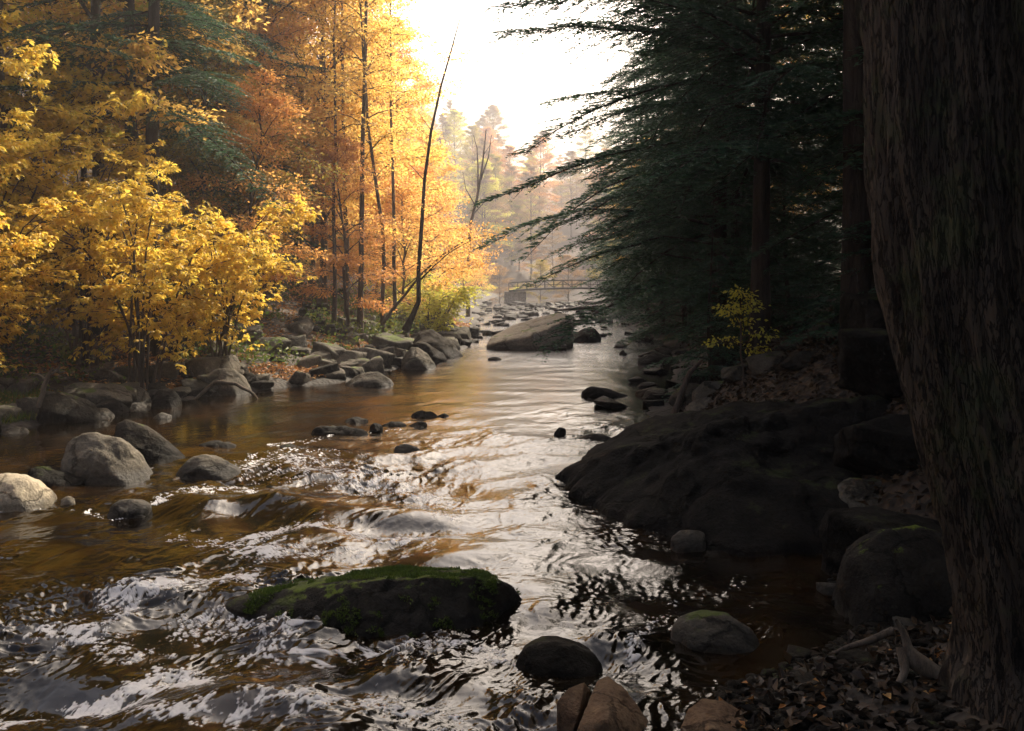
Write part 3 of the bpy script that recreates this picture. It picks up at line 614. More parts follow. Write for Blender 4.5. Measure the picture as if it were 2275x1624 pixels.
# generic stones: shared meshes, each stone its own object
GEN = []
for q in range(10):
    rg = np.random.default_rng(100 + q)
    P, Fc = rand_rock(200 + q, (1, rg.uniform(.65, .95), rg.uniform(.5, .8)), n=rg.integers(5, 10), sub=4, k=rg.uniform(18, 70), rough=.06)
    for mn in ('rock', 'rock_dark', 'rock_moss'):
        GEN.append((mn, make_mesh("stone", P, [Fc], mats=[M[mn]])))
CAND = []
def stone(x, y, z, s, mn, label, group, rg, name="stone", flat=1.0):
    c = [m for k, m in GEN if k == mn]
    CAND.append((s / max(y, 3.0), c[rg.integers(len(c))], (x, y, z), (rg.uniform(-.25, .25), rg.uniform(-.25, .25), rg.uniform(0, 6.28)), (s, s * rg.uniform(.8, 1.2), s * flat * rg.uniform(.8, 1.1)), label, group))
rg = np.random.default_rng(5)
# left bank scatter
n_ = 0
for k in range(270):
    y = 12.5 + 24 * rg.random() ** 1.3
    d = rg.gamma(1.7, 1.0)
    if d > 5: continue
    x = float(XL(y)) - d + .15
    s = rg.uniform(.12, .36) * (1.0 if rg.random() < .8 else 1.6)
    z = max(tz(x, y), -.05) + s * .12
    near = y < 19
    stone(x, y, z, s, ['rock', 'rock_dark', 'rock_moss'][rg.integers(3)],
          "one of the many plain grey-brown stones heaped on the near left bank" if near else "one of the many plain stones lining the left bank upstream of the domed boulder",
          "stones heaped on the left bank" if near else "stones lining the upper left bank", rg)
# upstream shallows
for k in range(185):
    y = 29 + 48 * rg.random() ** .8
    xl, xr = float(XL(y)), float(XR(y)); f = rg.random()
    f = f ** (1.5 if rg.random() < .55 else 1 / 1.5)
    x = xl + (xr - xl) * f
    if 26 < y < 34 and -1.2 < x < 3.2: continue
    s = rg.uniform(.10, .36) * (y / 45) ** .5
    stone(x, y, .01 + .04 * rg.random(), s, 'rock_dark', "one of the many small dark stones breaking the bright upstream shallows", "stones scattered in the upstream shallows", rg, flat=.55)
for k in range(26):
    y = rg.uniform(16.5, 30); x = float(XR(y)) - rg.uniform(-.6, 1.0)
    stone(x, y, .03, rg.uniform(.12, .32), 'rock_dark', "one of the many small dark stones along the right waterline upstream of the ledge", "stones along the right waterline", rg, flat=.6)
for k in range(34):
    y = rg.uniform(11.5, 17); d = rg.uniform(.4, 4.0); x = float(XR(y)) + d + .3; s = rg.uniform(.12, .35)
    stone(x, y, tz(x, y) + s * .1, s, ['rock_black', 'rock_moss'][0] if 0 else ['rock_dark', 'rock_moss'][rg.integers(2)], "one of the many shaded mossy stones littering the right bank slope", "shaded stones on the right bank slope", rg, flat=.8)
for k in range(16):
    y = rg.uniform(5.0, 7.0); x = float(XR(y)) + rg.uniform(-.15, .9); s = rg.uniform(.05, .13)
    stone(x, y, max(tz(x, y), 0) + s * .1, s, ['rock', 'rock_dark'][rg.integers(2)], "one of several fist-sized stones on the dark shore at lower right", "fist-sized stones on the lower right shore", rg, flat=.7)

CAND.sort(key=lambda c: -c[0])
for c in CAND[:270]:
    tag(obj("stone", c[1], loc=c[2], rot=c[3], scale=c[4]), c[5], "rock", c[6])
VV, FF, cnt = [], [], 0                                        # the smallest ones together
for c in CAND[270:]:
    v = np.empty(len(c[1].vertices) * 3, dtype=np.float32); c[1].vertices.foreach_get("co", v); v = v.reshape(-1, 3) * np.array(c[4])
    v = v @ np.array(Euler(c[3]).to_matrix()).T + np.array(c[2]); f = ICO[4][1]
    VV.append(v); FF.append(f + cnt); cnt += len(v)
tag(obj("cobbles", make_mesh("cobbles", np.concatenate(VV), [np.concatenate(FF)], mats=[M['rock_dark']])), "small cobbles between the larger stones of banks and shallows", "cobbles", None, 'stuff')

# ------------------------------------------------------------------ trees
def poly_at(P, s):
    s = np.clip(s, 0, 1) * (len(P) - 1); i = np.minimum(s.astype(int), len(P) - 2); f = (s - i)[:, None]
    return P[i] * (1 - f) + P[i + 1] * f

def deciduous(seed, Ht=12, r0=.12, c0=.3, spread=3.0, nl=26, leaves=16000, ls=.10, mat='gold', lean=(0, 0), low=.55, sides=8, bend=.25, layer=.35):
    rg = np.random.default_rng(seed); A = Acc()
    k = 12; t = np.linspace(0, 1, k)
    wob = np.cumsum(rg.normal(0, bend * .12, (k, 2)), 0); wob -= wob[0]
    T_ = np.stack([wob[:, 0] + lean[0] * t ** 1.3, wob[:, 1] + lean[1] * t ** 1.3, t * Ht], 1)
    rr = r0 * (1 - t) ** .8 + .012; rr[0] *= 1.45
    base = T_.copy(); base[0, 2] = -.35
    A.tube(base, rr, sides)
    LP, LD = [], []; per = leaves / nl
    for q in range(nl):
        tq = c0 + (1 - c0) * ((q + rg.random()) / nl)
        s = poly_at(T_, np.array([tq]))[0]
        az = q * 2.4 + rg.normal(0, .4); u = (tq - c0) / (1 - c0)
        Lb = spread * (low + (1 - low) * math.sin(math.pi * min(1, .15 + u * .9))) * rg.uniform(.65, 1.15) * (1 - .55 * u ** 3)
        el = math.radians(8 + 50 * u + rg.normal(0, 9))
        d = np.array([math.cos(az) * math.cos(el), math.sin(az) * math.cos(el), math.sin(el)])
        ss = np.linspace(0, 1, 6)[:, None]
        side = np.cross(d, [0, 0, 1]); side /= np.linalg.norm(side)
        B = s + d * ss * Lb + side * (rg.normal(0, .10) * Lb) * ss ** 2 + np.array([0, 0, 1]) * Lb * (.16 * np.sin(ss * 3.1) - .10 * ss ** 2)
        rb = max(.008, r0 * .38 * (1 - tq) + .012)
        A.tube(B, np.linspace(rb, .005, 6), 5)
        ns = 7
        for j in range(ns):
            sj = .25 + .75 * (j + rg.random()) / ns
            p0 = poly_at(B, np.array([sj]))[0]; sg = 1 if j % 2 else -1
            dd = d * .6 + side * sg * rg.uniform(.5, 1.1) + np.array([0, 0, rg.normal(.05, .2)]); dd /= np.linalg.norm(dd)
            Ls = Lb * .48 * (1.15 - sj * .6) * rg.uniform(.6, 1.2)
            s2 = np.linspace(0, 1, 4)[:, None]
            C = p0 + dd * s2 * Ls + np.array([0, 0, 1]) * Ls * (.08 - .22 * s2) * s2
            A.tube(C, np.linspace(rb * .4 + .002, .003, 4), 3)
            m = max(4, int(per / ns * rg.uniform(.5, 1.5)))
            if rg.random() < .08: m //= 4
            f = rg.random(m) ** .7; pp = poly_at(C, f)
            off = rg.normal(0, 1, (m, 3)) * np.array([layer, layer, layer * .42]) * (0.35 + .3 * Ls)
            LP.append(pp + off); dl = off.copy(); dl[:, 2] -= rg.random(m) * .3; LD.append(norm(dl) + dd * .6)
    Pn = np.concatenate(LP); D = np.concatenate(LD) + rg.normal(0, .35, (len(Pn), 3)); m = len(Pn)
    Nn = rg.normal(0, .55, (m, 3)); Nn[:, 2] += 1.0
    Ls = ls * rg.uniform(.6, 1.25, m)
    V, Q = leaf_quads(Pn, D, Nn, Ls, Ls * rg.uniform(.26, .38, m))
    cl = n3(Pn * .9 + seed) * .5 + .5
    tint = np.clip(.55 * rg.random(m) + .45 * cl, 0, 1)
    tv, tq_ = A.get()
    return (make_mesh("trunk", tv, [tq_], mats=[M['bark']]), make_mesh("crown", V, [Q], smooth=False, attrs={'tint': ('FACE', tint)}, mats=[M[mat]]))

def hemlock(seed, Ht=16, r0=.17, z0=1.0, Lm=4.0, nb=85, dens=1.0, blade=.085, mat='needle'):
    rg = np.random.default_rng(seed); A = Acc()
    t = np.linspace(0, 1, 12); T_ = np.stack([.06 * np.sin(t * 5 + seed), .06 * np.cos(t * 4 + seed), t * Ht], 1)
    rr = r0 * (1 - t) ** .9 + .015; b_ = T_.copy(); b_[0, 2] = -.4; rr[0] *= 1.35; A.tube(b_, rr, 9)
    BP, BD, BN, BL = [], [], [], []
    for q in range(nb):
        z = z0 + (Ht - z0 - .2) * ((q + rg.random()) / nb) ** 1.1; u = (z - z0) / (Ht - z0)
        Lb = (Lm * (1 - u) ** .75 * rg.uniform(.6, 1.0) + .25); az = q * 2.4 + rg.normal(0, .35)
        s0 = poly_at(T_, np.array([z / Ht]))[0]
        d = np.array([math.cos(az), math.sin(az), 0]); side = np.array([-d[1], d[0], 0])
        up = rg.uniform(-.12, .30) + .25 * u; dr = rg.uniform(.10, .5)
        ss = np.linspace(0, 1, 8)[:, None]
        B = s0 + d * ss * Lb + side * rg.normal(0, .14) * Lb * ss ** 2 + np.array([0, 0, 1]) * Lb * (up * ss - dr * ss ** 2)
        B[1:] += np.cumsum(rg.normal(0, .022, (7, 3)), 0) * Lb * .5
        A.tube(B, np.linspace(max(.007, .022 * (1 - u) * (Lb / 3) + .006), .004, 8), 5)
        nt_ = max(7, int(Lb * 13 * dens)); 
        for j in range(nt_):
            sj = .12 + .88 * (j + rg.random()) / nt_
            p0 = poly_at(B, np.array([sj]))[0]; sg = 1 if j % 2 else -1
            Lt = (Lb * .30 * (1.15 - sj) + .16) * rg.uniform(.6, 1.25)
            dd = d * rg.uniform(.5, .9) + side * sg * rg.uniform(.6, 1.0); dd /= np.linalg.norm(dd)
            n_b = max(6, int(Lt / .018 * dens))
            f = (np.arange(n_b) + rg.random(n_b)) / n_b
            droop = rg.uniform(.15, .5)
            C = p0 + dd * (f * Lt)[:, None] - np.array([0, 0, 1]) * (droop * Lt * f ** 2)[:, None]
            sd_ = np.cross(dd, [0, 0, 1]); sg2 = np.where(np.arange(n_b) % 2 == 0, 1, -1)[:, None]
            D = dd * .75 + sd_ * sg2 * .85 + np.array([0, 0, -.25]) * f[:, None] + rg.normal(0, .18, (n_b, 3))
            BP.append(C); BD.append(D); nn = rg.normal(0, .55, (n_b, 3)); nn[:, 2] += 1; BN.append(nn)
            BL.append(blade * rg.uniform(.6, 1.4, n_b) * (1.3 - .6 * f))
            if Lt > .35 and j % 2 == 0:
                A.tube(np.stack([p0, p0 + dd * Lt * .5 - np.array([0, 0, droop * Lt * .25]), p0 + dd * Lt * .95 - np.array([0, 0, droop * Lt * .9])]), [.005, .004, .002], 3)
    P_ = np.concatenate(BP); D_ = np.concatenate(BD); Nn = np.concatenate(BN); Lb = np.concatenate(BL); m = len(P_)
    V, Q = leaf_quads(P_, D_, Nn, Lb, Lb * .15, .03)
    tint = np.clip(rg.random(m) * .6 + .4 * (n3(P_ * .7 + seed) * .5 + .5), 0, 1)
    tv, tq_ = A.get()
    return (make_mesh("trunk", tv, [tq_], mats=[M['bark_dark']]), make_mesh("foliage", V, [Q], smooth=False, attrs={'tint': ('FACE', tint)}, mats=[M[mat]]))

def bush(seed, Ht=3.0, spread=2.0, stems=7, clusters=420, mat='yellow', ls=.13, fine=True):
    """arching stems carrying palmate sprays of drooping pointed leaves"""
    rg = np.random.default_rng(seed); A = Acc(); CP, CD = [], []
    for q in range(stems):
        az = q * 2.4 + rg.normal(0, .3); rad = spread * rg.uniform(.35, 1.0); hh = Ht * rg.uniform(.6, 1.0)
        s = np.linspace(0, 1, 9)[:, None]
        B = np.array([rg.normal(0, .12), rg.normal(0, .12), -.2]) + np.array([math.cos(az), math.sin(az), 0]) * rad * s ** 1.5 + np.array([0, 0, 1]) * (hh * np.sin(s * 1.75) + .2 * s)
        B += np.cumsum(rg.normal(0, .02, (9, 3)), 0)
        A.tube(B, np.linspace(.026, .006, 9), 6)
        nb = 12
        for j in range(nb):
            sj = .20 + .80 * (j + rg.random()) / nb; p0 = poly_at(B, np.array([sj]))[0]
            a2 = az + rg.normal(0, 1.1); dd = np.array([math.cos(a2), math.sin(a2), rg.normal(.15, .25)]); Lt = rg.uniform(.4, 1.0) * spread * .42
            s2 = np.linspace(0, 1, 5)[:, None]; C = p0 + dd * s2 * Lt - np.array([0, 0, 1]) * (.25 * Lt) * s2 ** 2
            A.tube(C, np.linspace(.009, .003, 5), 4)
            m = max(2, int(clusters / (stems * nb) * rg.uniform(.6, 1.4)))
            f = .15 + .85 * rg.random(m); pp = poly_at(C, f) + rg.normal(0, .07, (m, 3)); CP.append(pp); CD.append(np.repeat(dd[None], m, 0) + rg.normal(0, .5, (m, 3)))
    CP = np.concatenate(CP); CD = norm(CD := np.concatenate(CD)); m = len(CP)
    nl = 6; th = np.linspace(-1.5, 1.5, nl)[None, :] + rg.normal(0, .15, (m, nl))
    up = np.zeros((m, 3)); up[:, 2] = 1; up += rg.normal(0, .35, (m, 3))
    sd_ = norm(np.cross(CD, up)); fw = norm(np.cross(up, sd_)) ; fw = norm(CD * .6 + fw * .4)
    D = fw[:, None, :] * np.cos(th)[..., None] + sd_[:, None, :] * np.sin(th)[..., None]; D[..., 2] -= rg.uniform(.1, .7, (m, nl))
    P_ = np.repeat(CP[:, None, :], nl, 1) + D * .02; P_ = P_.reshape(-1, 3); D = D.reshape(-1, 3)
    Nn = np.repeat(up[:, None, :], nl, 1).reshape(-1, 3) + rg.normal(0, .25, (len(P_), 3))
    Ls = ls * rg.uniform(.65, 1.2, len(P_))
    V, Q, T3 = leaf_fine(P_, D, Nn, Ls, Ls * rg.uniform(.17, .24, len(P_)))
    tint = np.clip(.5 * np.repeat(rg.random(m), nl) + .5 * rg.random(m * nl), 0, 1)
    tv, tq_ = A.get()
    return (make_mesh("stems", tv, [tq_], mats=[M['bark']]), make_mesh("foliage", V, [Q, T3], smooth=False, attrs={'tint': ('FACE', np.concatenate([tint, tint, tint, tint]))}, mats=[M[mat]]))

def place(proto, name, x, y, label, cat, group=None, rz=0.0, s=1.0, mat=None, parts=("trunk", "crown"), tilt=(0, 0), z=None, first=[]):
    e = bpy.data.objects.new(name, None); COL.objects.link(e)
    e.location = (x, y, tz(x, y) if z is None else z); e.rotation_euler = (tilt[0], tilt[1], rz); e.scale = (s, s, s)
    tag(e, label, cat, group)
    a = obj(parts[0], proto[0], e); b = obj(parts[1], proto[1], e)
    if mat is not None:
        b.material_slots[0].link = 'OBJECT'; b.material_slots[0].material = M[mat]
    return e

DEC = [deciduous(1, 14, .11, .14, 3.4, 36, 40000, .10), deciduous(2, 13, .09, .18, 3.0, 34, 36000, .098, bend=.5),
       deciduous(3, 9, .07, .12, 2.6, 30, 22000, .10), deciduous(4, 15, .14, .24, 3.8, 36, 28000, .125)]
LOW = [deciduous(5, 4.6, .045, .12, 2.4, 20, 11000, .085, bend=.3), deciduous(6, 6, .05, .15, 2.2, 22, 12000, .085, bend=.5)]
THIN = [deciduous(7, 13, .06, .5, 1.5, 20, 3800, .10, bend=.3), deciduous(8, 11, .05, .42, 1.6, 18, 3600, .10, bend=.5)]
HEM = [hemlock(1, 17, .13, 2.8, 4.7, 140), hemlock(2, 16, .13, 1.6, 4.0, 115), hemlock(3, 14, .11, 1.6, 3.4, 80)]
HEMY = [hemlock(5, 5.5, .05, .15, 2.1, 60), hemlock(6, 4.2, .04, .1, 1.9, 48)]
HEMH = hemlock(4, 19, .17, 5.0, 4.2, 70)                       # bare lower trunk
BUS = [bush(1, 4.6, 2.7, 13, 2700, ls=.105), bush(2, 3.6, 2.4, 12, 2200, ls=.10), bush(3, 5.2, 2.7, 13, 3000, ls=.11)]

# ---- near left bushes with big yellow leaves
NB = "big-leaved yellow bushes on the near left bank"
for q, (x, y, b, s, rz, lab) in enumerate([
    (-8.9, 16.6, 2, .95, .3, "big-leaved yellow bush at the left edge, tallest of the near bank"),
    (-6.5, 17.6, 1, 1.0, 1.7, "spreading yellow bush with star-shaped leaf sprays, centre of the near left bank"),
    (-5.7, 19.6, 1, .92, 2.9, "yellow bush nearest the stream with sprays hanging over the bank stones"),
    (-10.0, 19.2, 2, 1.1, 4.1, "yellow bush behind the tallest one at the left edge"),
    (-7.9, 18.4, 0, .9, 5.0, "yellow bush at the back, in front of the dark hemlock trunks"),
    (-8.2, 15.2, 1, .85, 3.3, "low yellow bush in front of the tallest one at the left edge"),
    (-10.6, 15.2, 1, 1.3, .9, "yellow bush mostly outside the left edge")]):
    place(BUS[b], "yellow_bush", x, y, lab, "bush", NB, rz, s, None, ("stems", "foliage"))
# ---- left hemlocks
LH = "hemlocks on the left slope"
for (u, y, b, s, rz, lab) in [(345, 19.8, 3, .9, .5, "dark green hemlock with black trunk between the yellow bushes and golden trees"),
                      (292, 22.5, 3, .9, 2.0, "hemlock with drooping dark boughs just left of the black-trunked one"),
                      (480, 27, 1, .95, 3.2, "smaller green hemlock right of the black-trunked one"),
                      (610, 31, 2, .75, 4.4, "short hemlock low among the golden trees")]:
    x = (u - U0) / F * y
    place((HEM + [HEMH])[b], "hemlock_tree", x, y, lab, "hemlock tree", LH, rz, s, None, ("trunk", "foliage"))
# ---- left bare-trunked tall ones
TALL = "tall trunks on the left slope"
for (u, y, b, s, m, rz, lab) in [
    (218, 21, 3, 1.0, 'gold', .2, "thick dark trunk near the upper left with golden crown"),
    (4, 19, 3, .9, 'yellow', 1.5, "dark trunk cut by the left edge with arching bare branch"),
    (580, 29, 0, 1.05, 'gold', 2.5, "upright trunk in the middle of the golden trees"),
    (665, 33, 3, 1.0, 'gold', 3.4, "slender dark forked trunk right of the middle golden one"),
    (120, 25, 1, 1.1, 'lime', 4.4, "thin-stemmed greenish yellow tree near the left edge"),
    (430, 34, 0, 1.1, 'orange', 5.5, "amber tree rising behind the small green hemlock"),
    (520, 38, 3, 1.1, 'gold', .9, "golden tree far back behind the middle trunk")]:
    x = (u - U0) / F * y
    place(DEC[b], "autumn_tree", x, y, lab, "tree", TALL, rz, s, m)
RV = "golden trees leaning over the left bank"
for (x, y, pr, s, m, rz, lab) in [
    (-5.6, 29.5, DEC[0], .95, 'gold', .3, "bright golden tree at the river's left bank behind the thin stems"),
    (-7.6, 27.5, DEC[1], .95, 'orange', 2.2, "rust-orange tree left of the bright golden one"),
    (-5.4, 36, DEC[2], 1.25, 'gold', 3.6, "golden tree farther up the left bank against the sky"),
    (-3.6, 33, LOW[0], 1.0, 'orange', 4.5, "low orange tree reaching out over the water's left side"),
    (-4.4, 27, LOW[1], .85, 'russet', 1.3, "russet understory tree with flat sprays above the dark bank"),
    (-6.3, 23.5, LOW[1], .95, 'orange', 5.2, "orange understory tree right of the yellow bushes"),
    (-5.2, 42, DEC[1], .9, 'orange', 5.9, "amber tree beyond the low orange one"),
    (-3.4, 41, LOW[0], 1.15, 'orange', .7, "low amber tree overhanging the bend below the sky gap"),
    (-4.2, 50, DEC[2], .95, 'gold', 1.9, "hazy golden tree at the left of the sky gap"),
    (-9.8, 31, DEC[3], .9, 'gold', 2.8, "broad golden tree high on the slope"),
    (-8.4, 37, DEC[0], 1.0, 'yellow', 3.9, "lemon yellow tree high on the slope behind the broad golden one"),
    (-7.0, 25.0, LOW[0], 1.0, 'gold', 2.4, "low golden tree between the hemlocks and the rust-orange tree")]:
    place(pr, "autumn_tree", x, y, lab, "tree", RV, rz, s, m)
ST = "thin stems on the left bank"
for (u, y, b, s, rz, tl, lab) in [
    (800, 27.5, 0, 1.1, .3, (0, .02), "straight thin stem rising the full height of the left bank"),
    (742, 27.0, 1, 1.0, 1.3, (0, .10), "slim stem leaning right beside the dark undergrowth"),
    (770, 29, 0, 1.0, 2.2, (0, .05), "slim pale stem just left of the straight full-height one"),
    (850, 28, 1, 1.0, 3.3, (0, .09), "curved thin stem between the straight one and the leaning sapling"),
    (880, 31, 0, .9, 4.1, (0, .03), "thin stem close behind the leaning sapling"),
    (700, 30, 1, 1.1, 5.1, (0, -.03), "thin stem at the left of the group of bank stems")]:
    x = (u - U0) / F * y
    place(THIN[b], "thin_tree", x, y, lab, "tree", ST, rz, s, 'gold', tilt=tl)
BG = "autumn trees filling the left hillside"
rg = np.random.default_rng(77)
kinds = ['gold', 'gold', 'yellow', 'orange', 'gold', 'lime', 'olive']
for k in range(50):
    y = rg.uniform(24, 74); x = float(XL(y)) - rg.uniform(4.5, 30)
    if x < -.56 * y - 6: x = -.56 * y + rg.uniform(-4, 4)
    m = kinds[rg.integers(len(kinds))]
    place(DEC[rg.integers(4)], "autumn_tree", x, y, "one of the many golden and yellow trees massed on the left hillside", "tree", BG, rg.uniform(0, 6.28), rg.uniform(.8, 1.15), m)
for k in range(26):
    y = rg.uniform(21, 55); x = float(XL(y)) - rg.uniform(2.4, 12)
    if abs((x / y * F + U0) - 905) < 60 and y < 30: continue
    place(LOW[rg.integers(2)], "understory_tree", x, y, "one of the many low saplings in autumn leaf under the hillside trees", "sapling", "autumn saplings under the hillside trees", rg.uniform(0, 6.28), rg.uniform(.7, 1.2), ['gold', 'orange', 'russet', 'yellow', 'olive'][rg.integers(5)])
# ---- valley beyond
for k in range(170):
    y = 84 + 90 * rg.random() ** .8; x = rg.uniform(-26, 30)
    if y < 120 and float(XL(y)) - 1 < x < float(XR(y)) + 1.5: continue
    if y < 100 and -6 < x < 12: continue
    place((DEC + LOW)[rg.integers(5)] if y > 100 else LOW[rg.integers(2)], "distant_tree", x, y, "one of the hazy brown and olive trees on the far valley slope", "tree", "hazy trees on the far valley slope", rg.uniform(0, 6.28), (.6 if (-9 < x < 9 and y < 104) else .85) * rg.uniform(.8, 1.15) * (1 if y > 100 else 1.7), ['russet', 'olive', 'olive', 'umber', 'umber', 'lime'][rg.integers(6)])
for (x, y, s, m, lab) in [(2.4, 84.5, .8, 'olive', "olive bush behind the footbridge's middle"), (5, 88, .9, 'umber', "tawny bush behind the footbridge's right half"), (-1.0, 82, .7, 'umber', "brownish bush by the footbridge's left end"),
                          (-2.6, 70, .55, 'lime', "small yellow-green bush on the far left shore before the bridge"), (.3, 79.5, .35, 'lime', "tiny bright bush under the left end of the footbridge"),
                          (8, 84, 1.1, 'olive', "olive bush right of the footbridge"), (-3, 62, 1.0, 'orange', "amber bush on the far left shore"), (-3.5, 54, .9, 'gold', "pale golden bush along the left shore")]:
    place(LOW[0], "shore_bush", x, y, lab, "bush", "bushes by the footbridge and far shore", x * 3, s, m)
# ---- bright yellow-green bush
BR = bush(9, 1.5, 1.5, 12, 1500, 'lime', .07)
place(BR, "lime_bush", -2.5, 32.0, "bright yellow-green bush on the left bank behind the dark boulder", "bush", None, 0, 1.15, None, ("stems", "foliage"))
place(BR, "lime_bush", -3.2, 35.5, "paler yellow-green bush behind the bright one", "bush", None, 2, 1.3, None, ("stems", "foliage"))

# ---- leaning sapling, hand placed
yS = 25.5; pth = [(900, 735), (915, 705), (930, 670), (930, 600), (937, 500), (943, 400), (958, 290), (980, 190), (1003, 110), (1018, 55), (1030, 15)]
P_ = np.array([dp(u, v, yS) for u, v in pth]); b0 = P_[0].copy(); A = Acc()
A.tube(P_ - b0, np.array([.11, .075, .062, .055, .05, .043, .035, .028, .02, .013, .007]), 8)
def limb(acc, pts, r, y=yS, dy=0):
    Q_ = np.array([dp(u, v, y + dy * i / len(pts)) for i, (u, v) in enumerate(pts)]) - b0
    acc.tube(Q_, np.linspace(r, r * .25, len(pts)), 5)
limb(A, [(931, 625), (965, 590), (1000, 560), (1050, 532)], .028, dy=-.5)
limb(A, [(942, 400), (915, 370), (885, 350)], .012); limb(A, [(937, 490), (975, 470), (990, 455)], .010); limb(A, [(958, 290), (930, 250), (925, 215)], .010)
V, Q = A.get()
e = bpy.data.objects.new("leaning_sapling", None); COL.objects.link(e); e.location = b0; tag(e, "dark thin sapling leaning right from the left bank up across the sky gap", "tree")
obj("trunk", make_mesh("trunk", V, [Q], mats=[M['bark_dark']]), e)
rg = np.random.default_rng(3); m = 900
ce = np.array([dp(u, v, yS - .3) for u, v in [(885, 350), (990, 455), (1040, 535), (1010, 550), (975, 585), (1005, 130), (925, 215), (985, 190)]]) - b0
pp = ce[rg.integers(0, len(ce), m)] + rg.normal(0, 1, (m, 3)) * np.array([.28, .28, .12])
V, Q = leaf_quads(pp, rg.normal(0, 1, (m, 3)), rg.normal(0, .5, (m, 3)) + [0, 0, 1], rg.uniform(.05, .10, m), rg.uniform(.015, .03, m))
obj("leaves", make_mesh("leaves", V, [Q], False, {'tint': ('FACE', rg.random(m))}, [M['orange']]), e)
# crossing stem beside it
y2 = 26.2; P_ = np.array([dp(u, v, y2) for u, v in [(850, 720), (870, 690), (900, 655), (935, 610), (985, 565), (1040, 530), (1090, 522)]]); c0_ = P_[0].copy(); A = Acc()
A.tube(P_ - c0_, np.array([.05, .042, .036, .03, .024, .016, .006]), 7); V, Q = A.get()
e = bpy.data.objects.new("leaning_sapling", None); COL.objects.link(e); e.location = c0_; tag(e, "thin stem slanting right across the foot of the dark leaning sapling", "tree")
obj("trunk", make_mesh("trunk", V, [Q], mats=[M['bark']]), e)
m = 500; ce = P_[4:] - c0_; pp = ce[rg.integers(0, len(ce), m)] + rg.normal(0, 1, (m, 3)) * np.array([.3, .3, .16])
V, Q = leaf_quads(pp, rg.normal(0, 1, (m, 3)), rg.normal(0, .5, (m, 3)) + [0, 0, 1], rg.uniform(.05, .10, m), rg.uniform(.015, .03, m))
obj("leaves", make_mesh("leaves", V, [Q], False, {'tint': ('FACE', rg.random(m))}, [M['orange']]), e)
# bare grey tree in the sky gap
A = Acc(); yb = 50; b1 = np.array(dp(1040, 500, yb)); b1[2] = tz(b1[0], yb)
rg = np.random.default_rng(8)
def px_l(pts, r):
    Q_ = np.array([dp(u, v, yb) for u, v in pts]) - b1; A.tube(Q_, np.linspace(r, r * .25, len(pts)), 5)
A.tube(np.array([[0, 0, -.3], [0, 0, 1]]), [.12, .11], 6)
px_l([(1040, 600), (1045, 500), (1060, 440), (1070, 380), (1076, 330), (1080, 288)], .10)
px_l([(1062, 430), (1062, 370), (1060, 330), (1052, 300)], .05); px_l([(1068, 400), (1085, 350), (1092, 300)], .05)
px_l([(1048, 480), (1075, 450), (1090, 440)], .04); px_l([(1055, 455), (1035, 420), (1028, 380)], .04); px_l([(1074, 345), (1090, 320), (1098, 312)], .02)
V, Q = A.get(); e = bpy.data.objects.new("bare_tree", None); COL.objects.link(e); e.location = b1; tag(e, "almost bare grey tree standing hazy in the middle of the valley gap", "tree")
obj("trunk", make_mesh("trunk", V, [Q], mats=[M['bark']]), e)

# ---- right hemlocks
RH = "dark hemlocks on the right bank"
for (x, y, pr, s, rz, lab) in [
    (3.75, 15.0, HEM[0], .98, 1.15, "nearest riverside hemlock whose long boughs reach across the sky gap"),
    (3.95, 19.2, HEM[1], 1.08, 1.4, "second riverside hemlock directly behind the nearest one"),
    (5.2, 25, HEM[2], 1.1, 2.6, "third riverside hemlock, beside the huge slab boulder"),
    (5.9, 32, HEM[1], 1.0, 3.9, "fourth riverside hemlock upstream of the slab boulder"),
    (6.1, 40, HEM[1], .95, 5.0, "fifth riverside hemlock towards the footbridge"),
    (6.8, 50, HEM[2], 1.05, .8, "hemlock with bare lower trunk close to the footbridge"),
    (7.4, 60, HEM[1], 1.0, 1.8, "last riverside hemlock before the footbridge"),
    (5.0, 22.3, HEM[0], .9, 4.9, "riverside hemlock between the second and third"),
    (5.9, 28.5, HEM[2], 1.05, 5.9, "riverside hemlock between the third and fourth"),
    (6.6, 36, HEM[0], .95, .9, "riverside hemlock between the fourth and fifth"),
    (5.3, 30.2, HEMY[0], 1.25, .9, "low young hemlock drooping over the bank upstream of the slab boulder"),
    (5.4, 35.5, HEMY[1], 1.3, 2.9, "low young hemlock at the waterline beyond the first drooping one"),
    (5.9, 44, HEMY[0], 1.2, 3.9, "low young hemlock at the far right waterline"),
    (4.3, 12.3, HEMH, 1.0, .2, "straight dark trunk with high boughs left of the big trunk"),
    (6.3, 17.5, HEMH, 1.0, 2.2, "dark trunk behind the nearest riverside hemlock"),
    (6.8, 13.5, HEM[1], 1.1, 3.0, "shaded hemlock in the dark right of the straight trunk"),
    (8.6, 18.5, HEM[0], 1.0, 4.0, "shaded hemlock at the back of the right slope"),
    (9.5, 25, HEM[1], 1.05, 5.5, "hemlock up the right slope behind the third riverside one"),
    (11.5, 32, HEM[0], 1.0, .1, "hemlock up the right slope behind the fourth riverside one"),
    (12.5, 42, HEM[2], 1.2, 2.3, "hemlock far up the right slope"),
    (5.6, 9.3, HEMH, .9, 4.7, "hemlock trunk in the dark behind the big trunk"),
    (8.2, 11.5, HEM[2], 1.1, 5.7, "hemlock mostly hidden behind the big trunk"),
    (4.9, 7.3, HEMH, .9, 1.1, "hemlock just outside the right edge")]:
    place(pr, "hemlock_tree", x, y, lab, "hemlock tree", RH, rz, s, None, ("trunk", "foliage"))
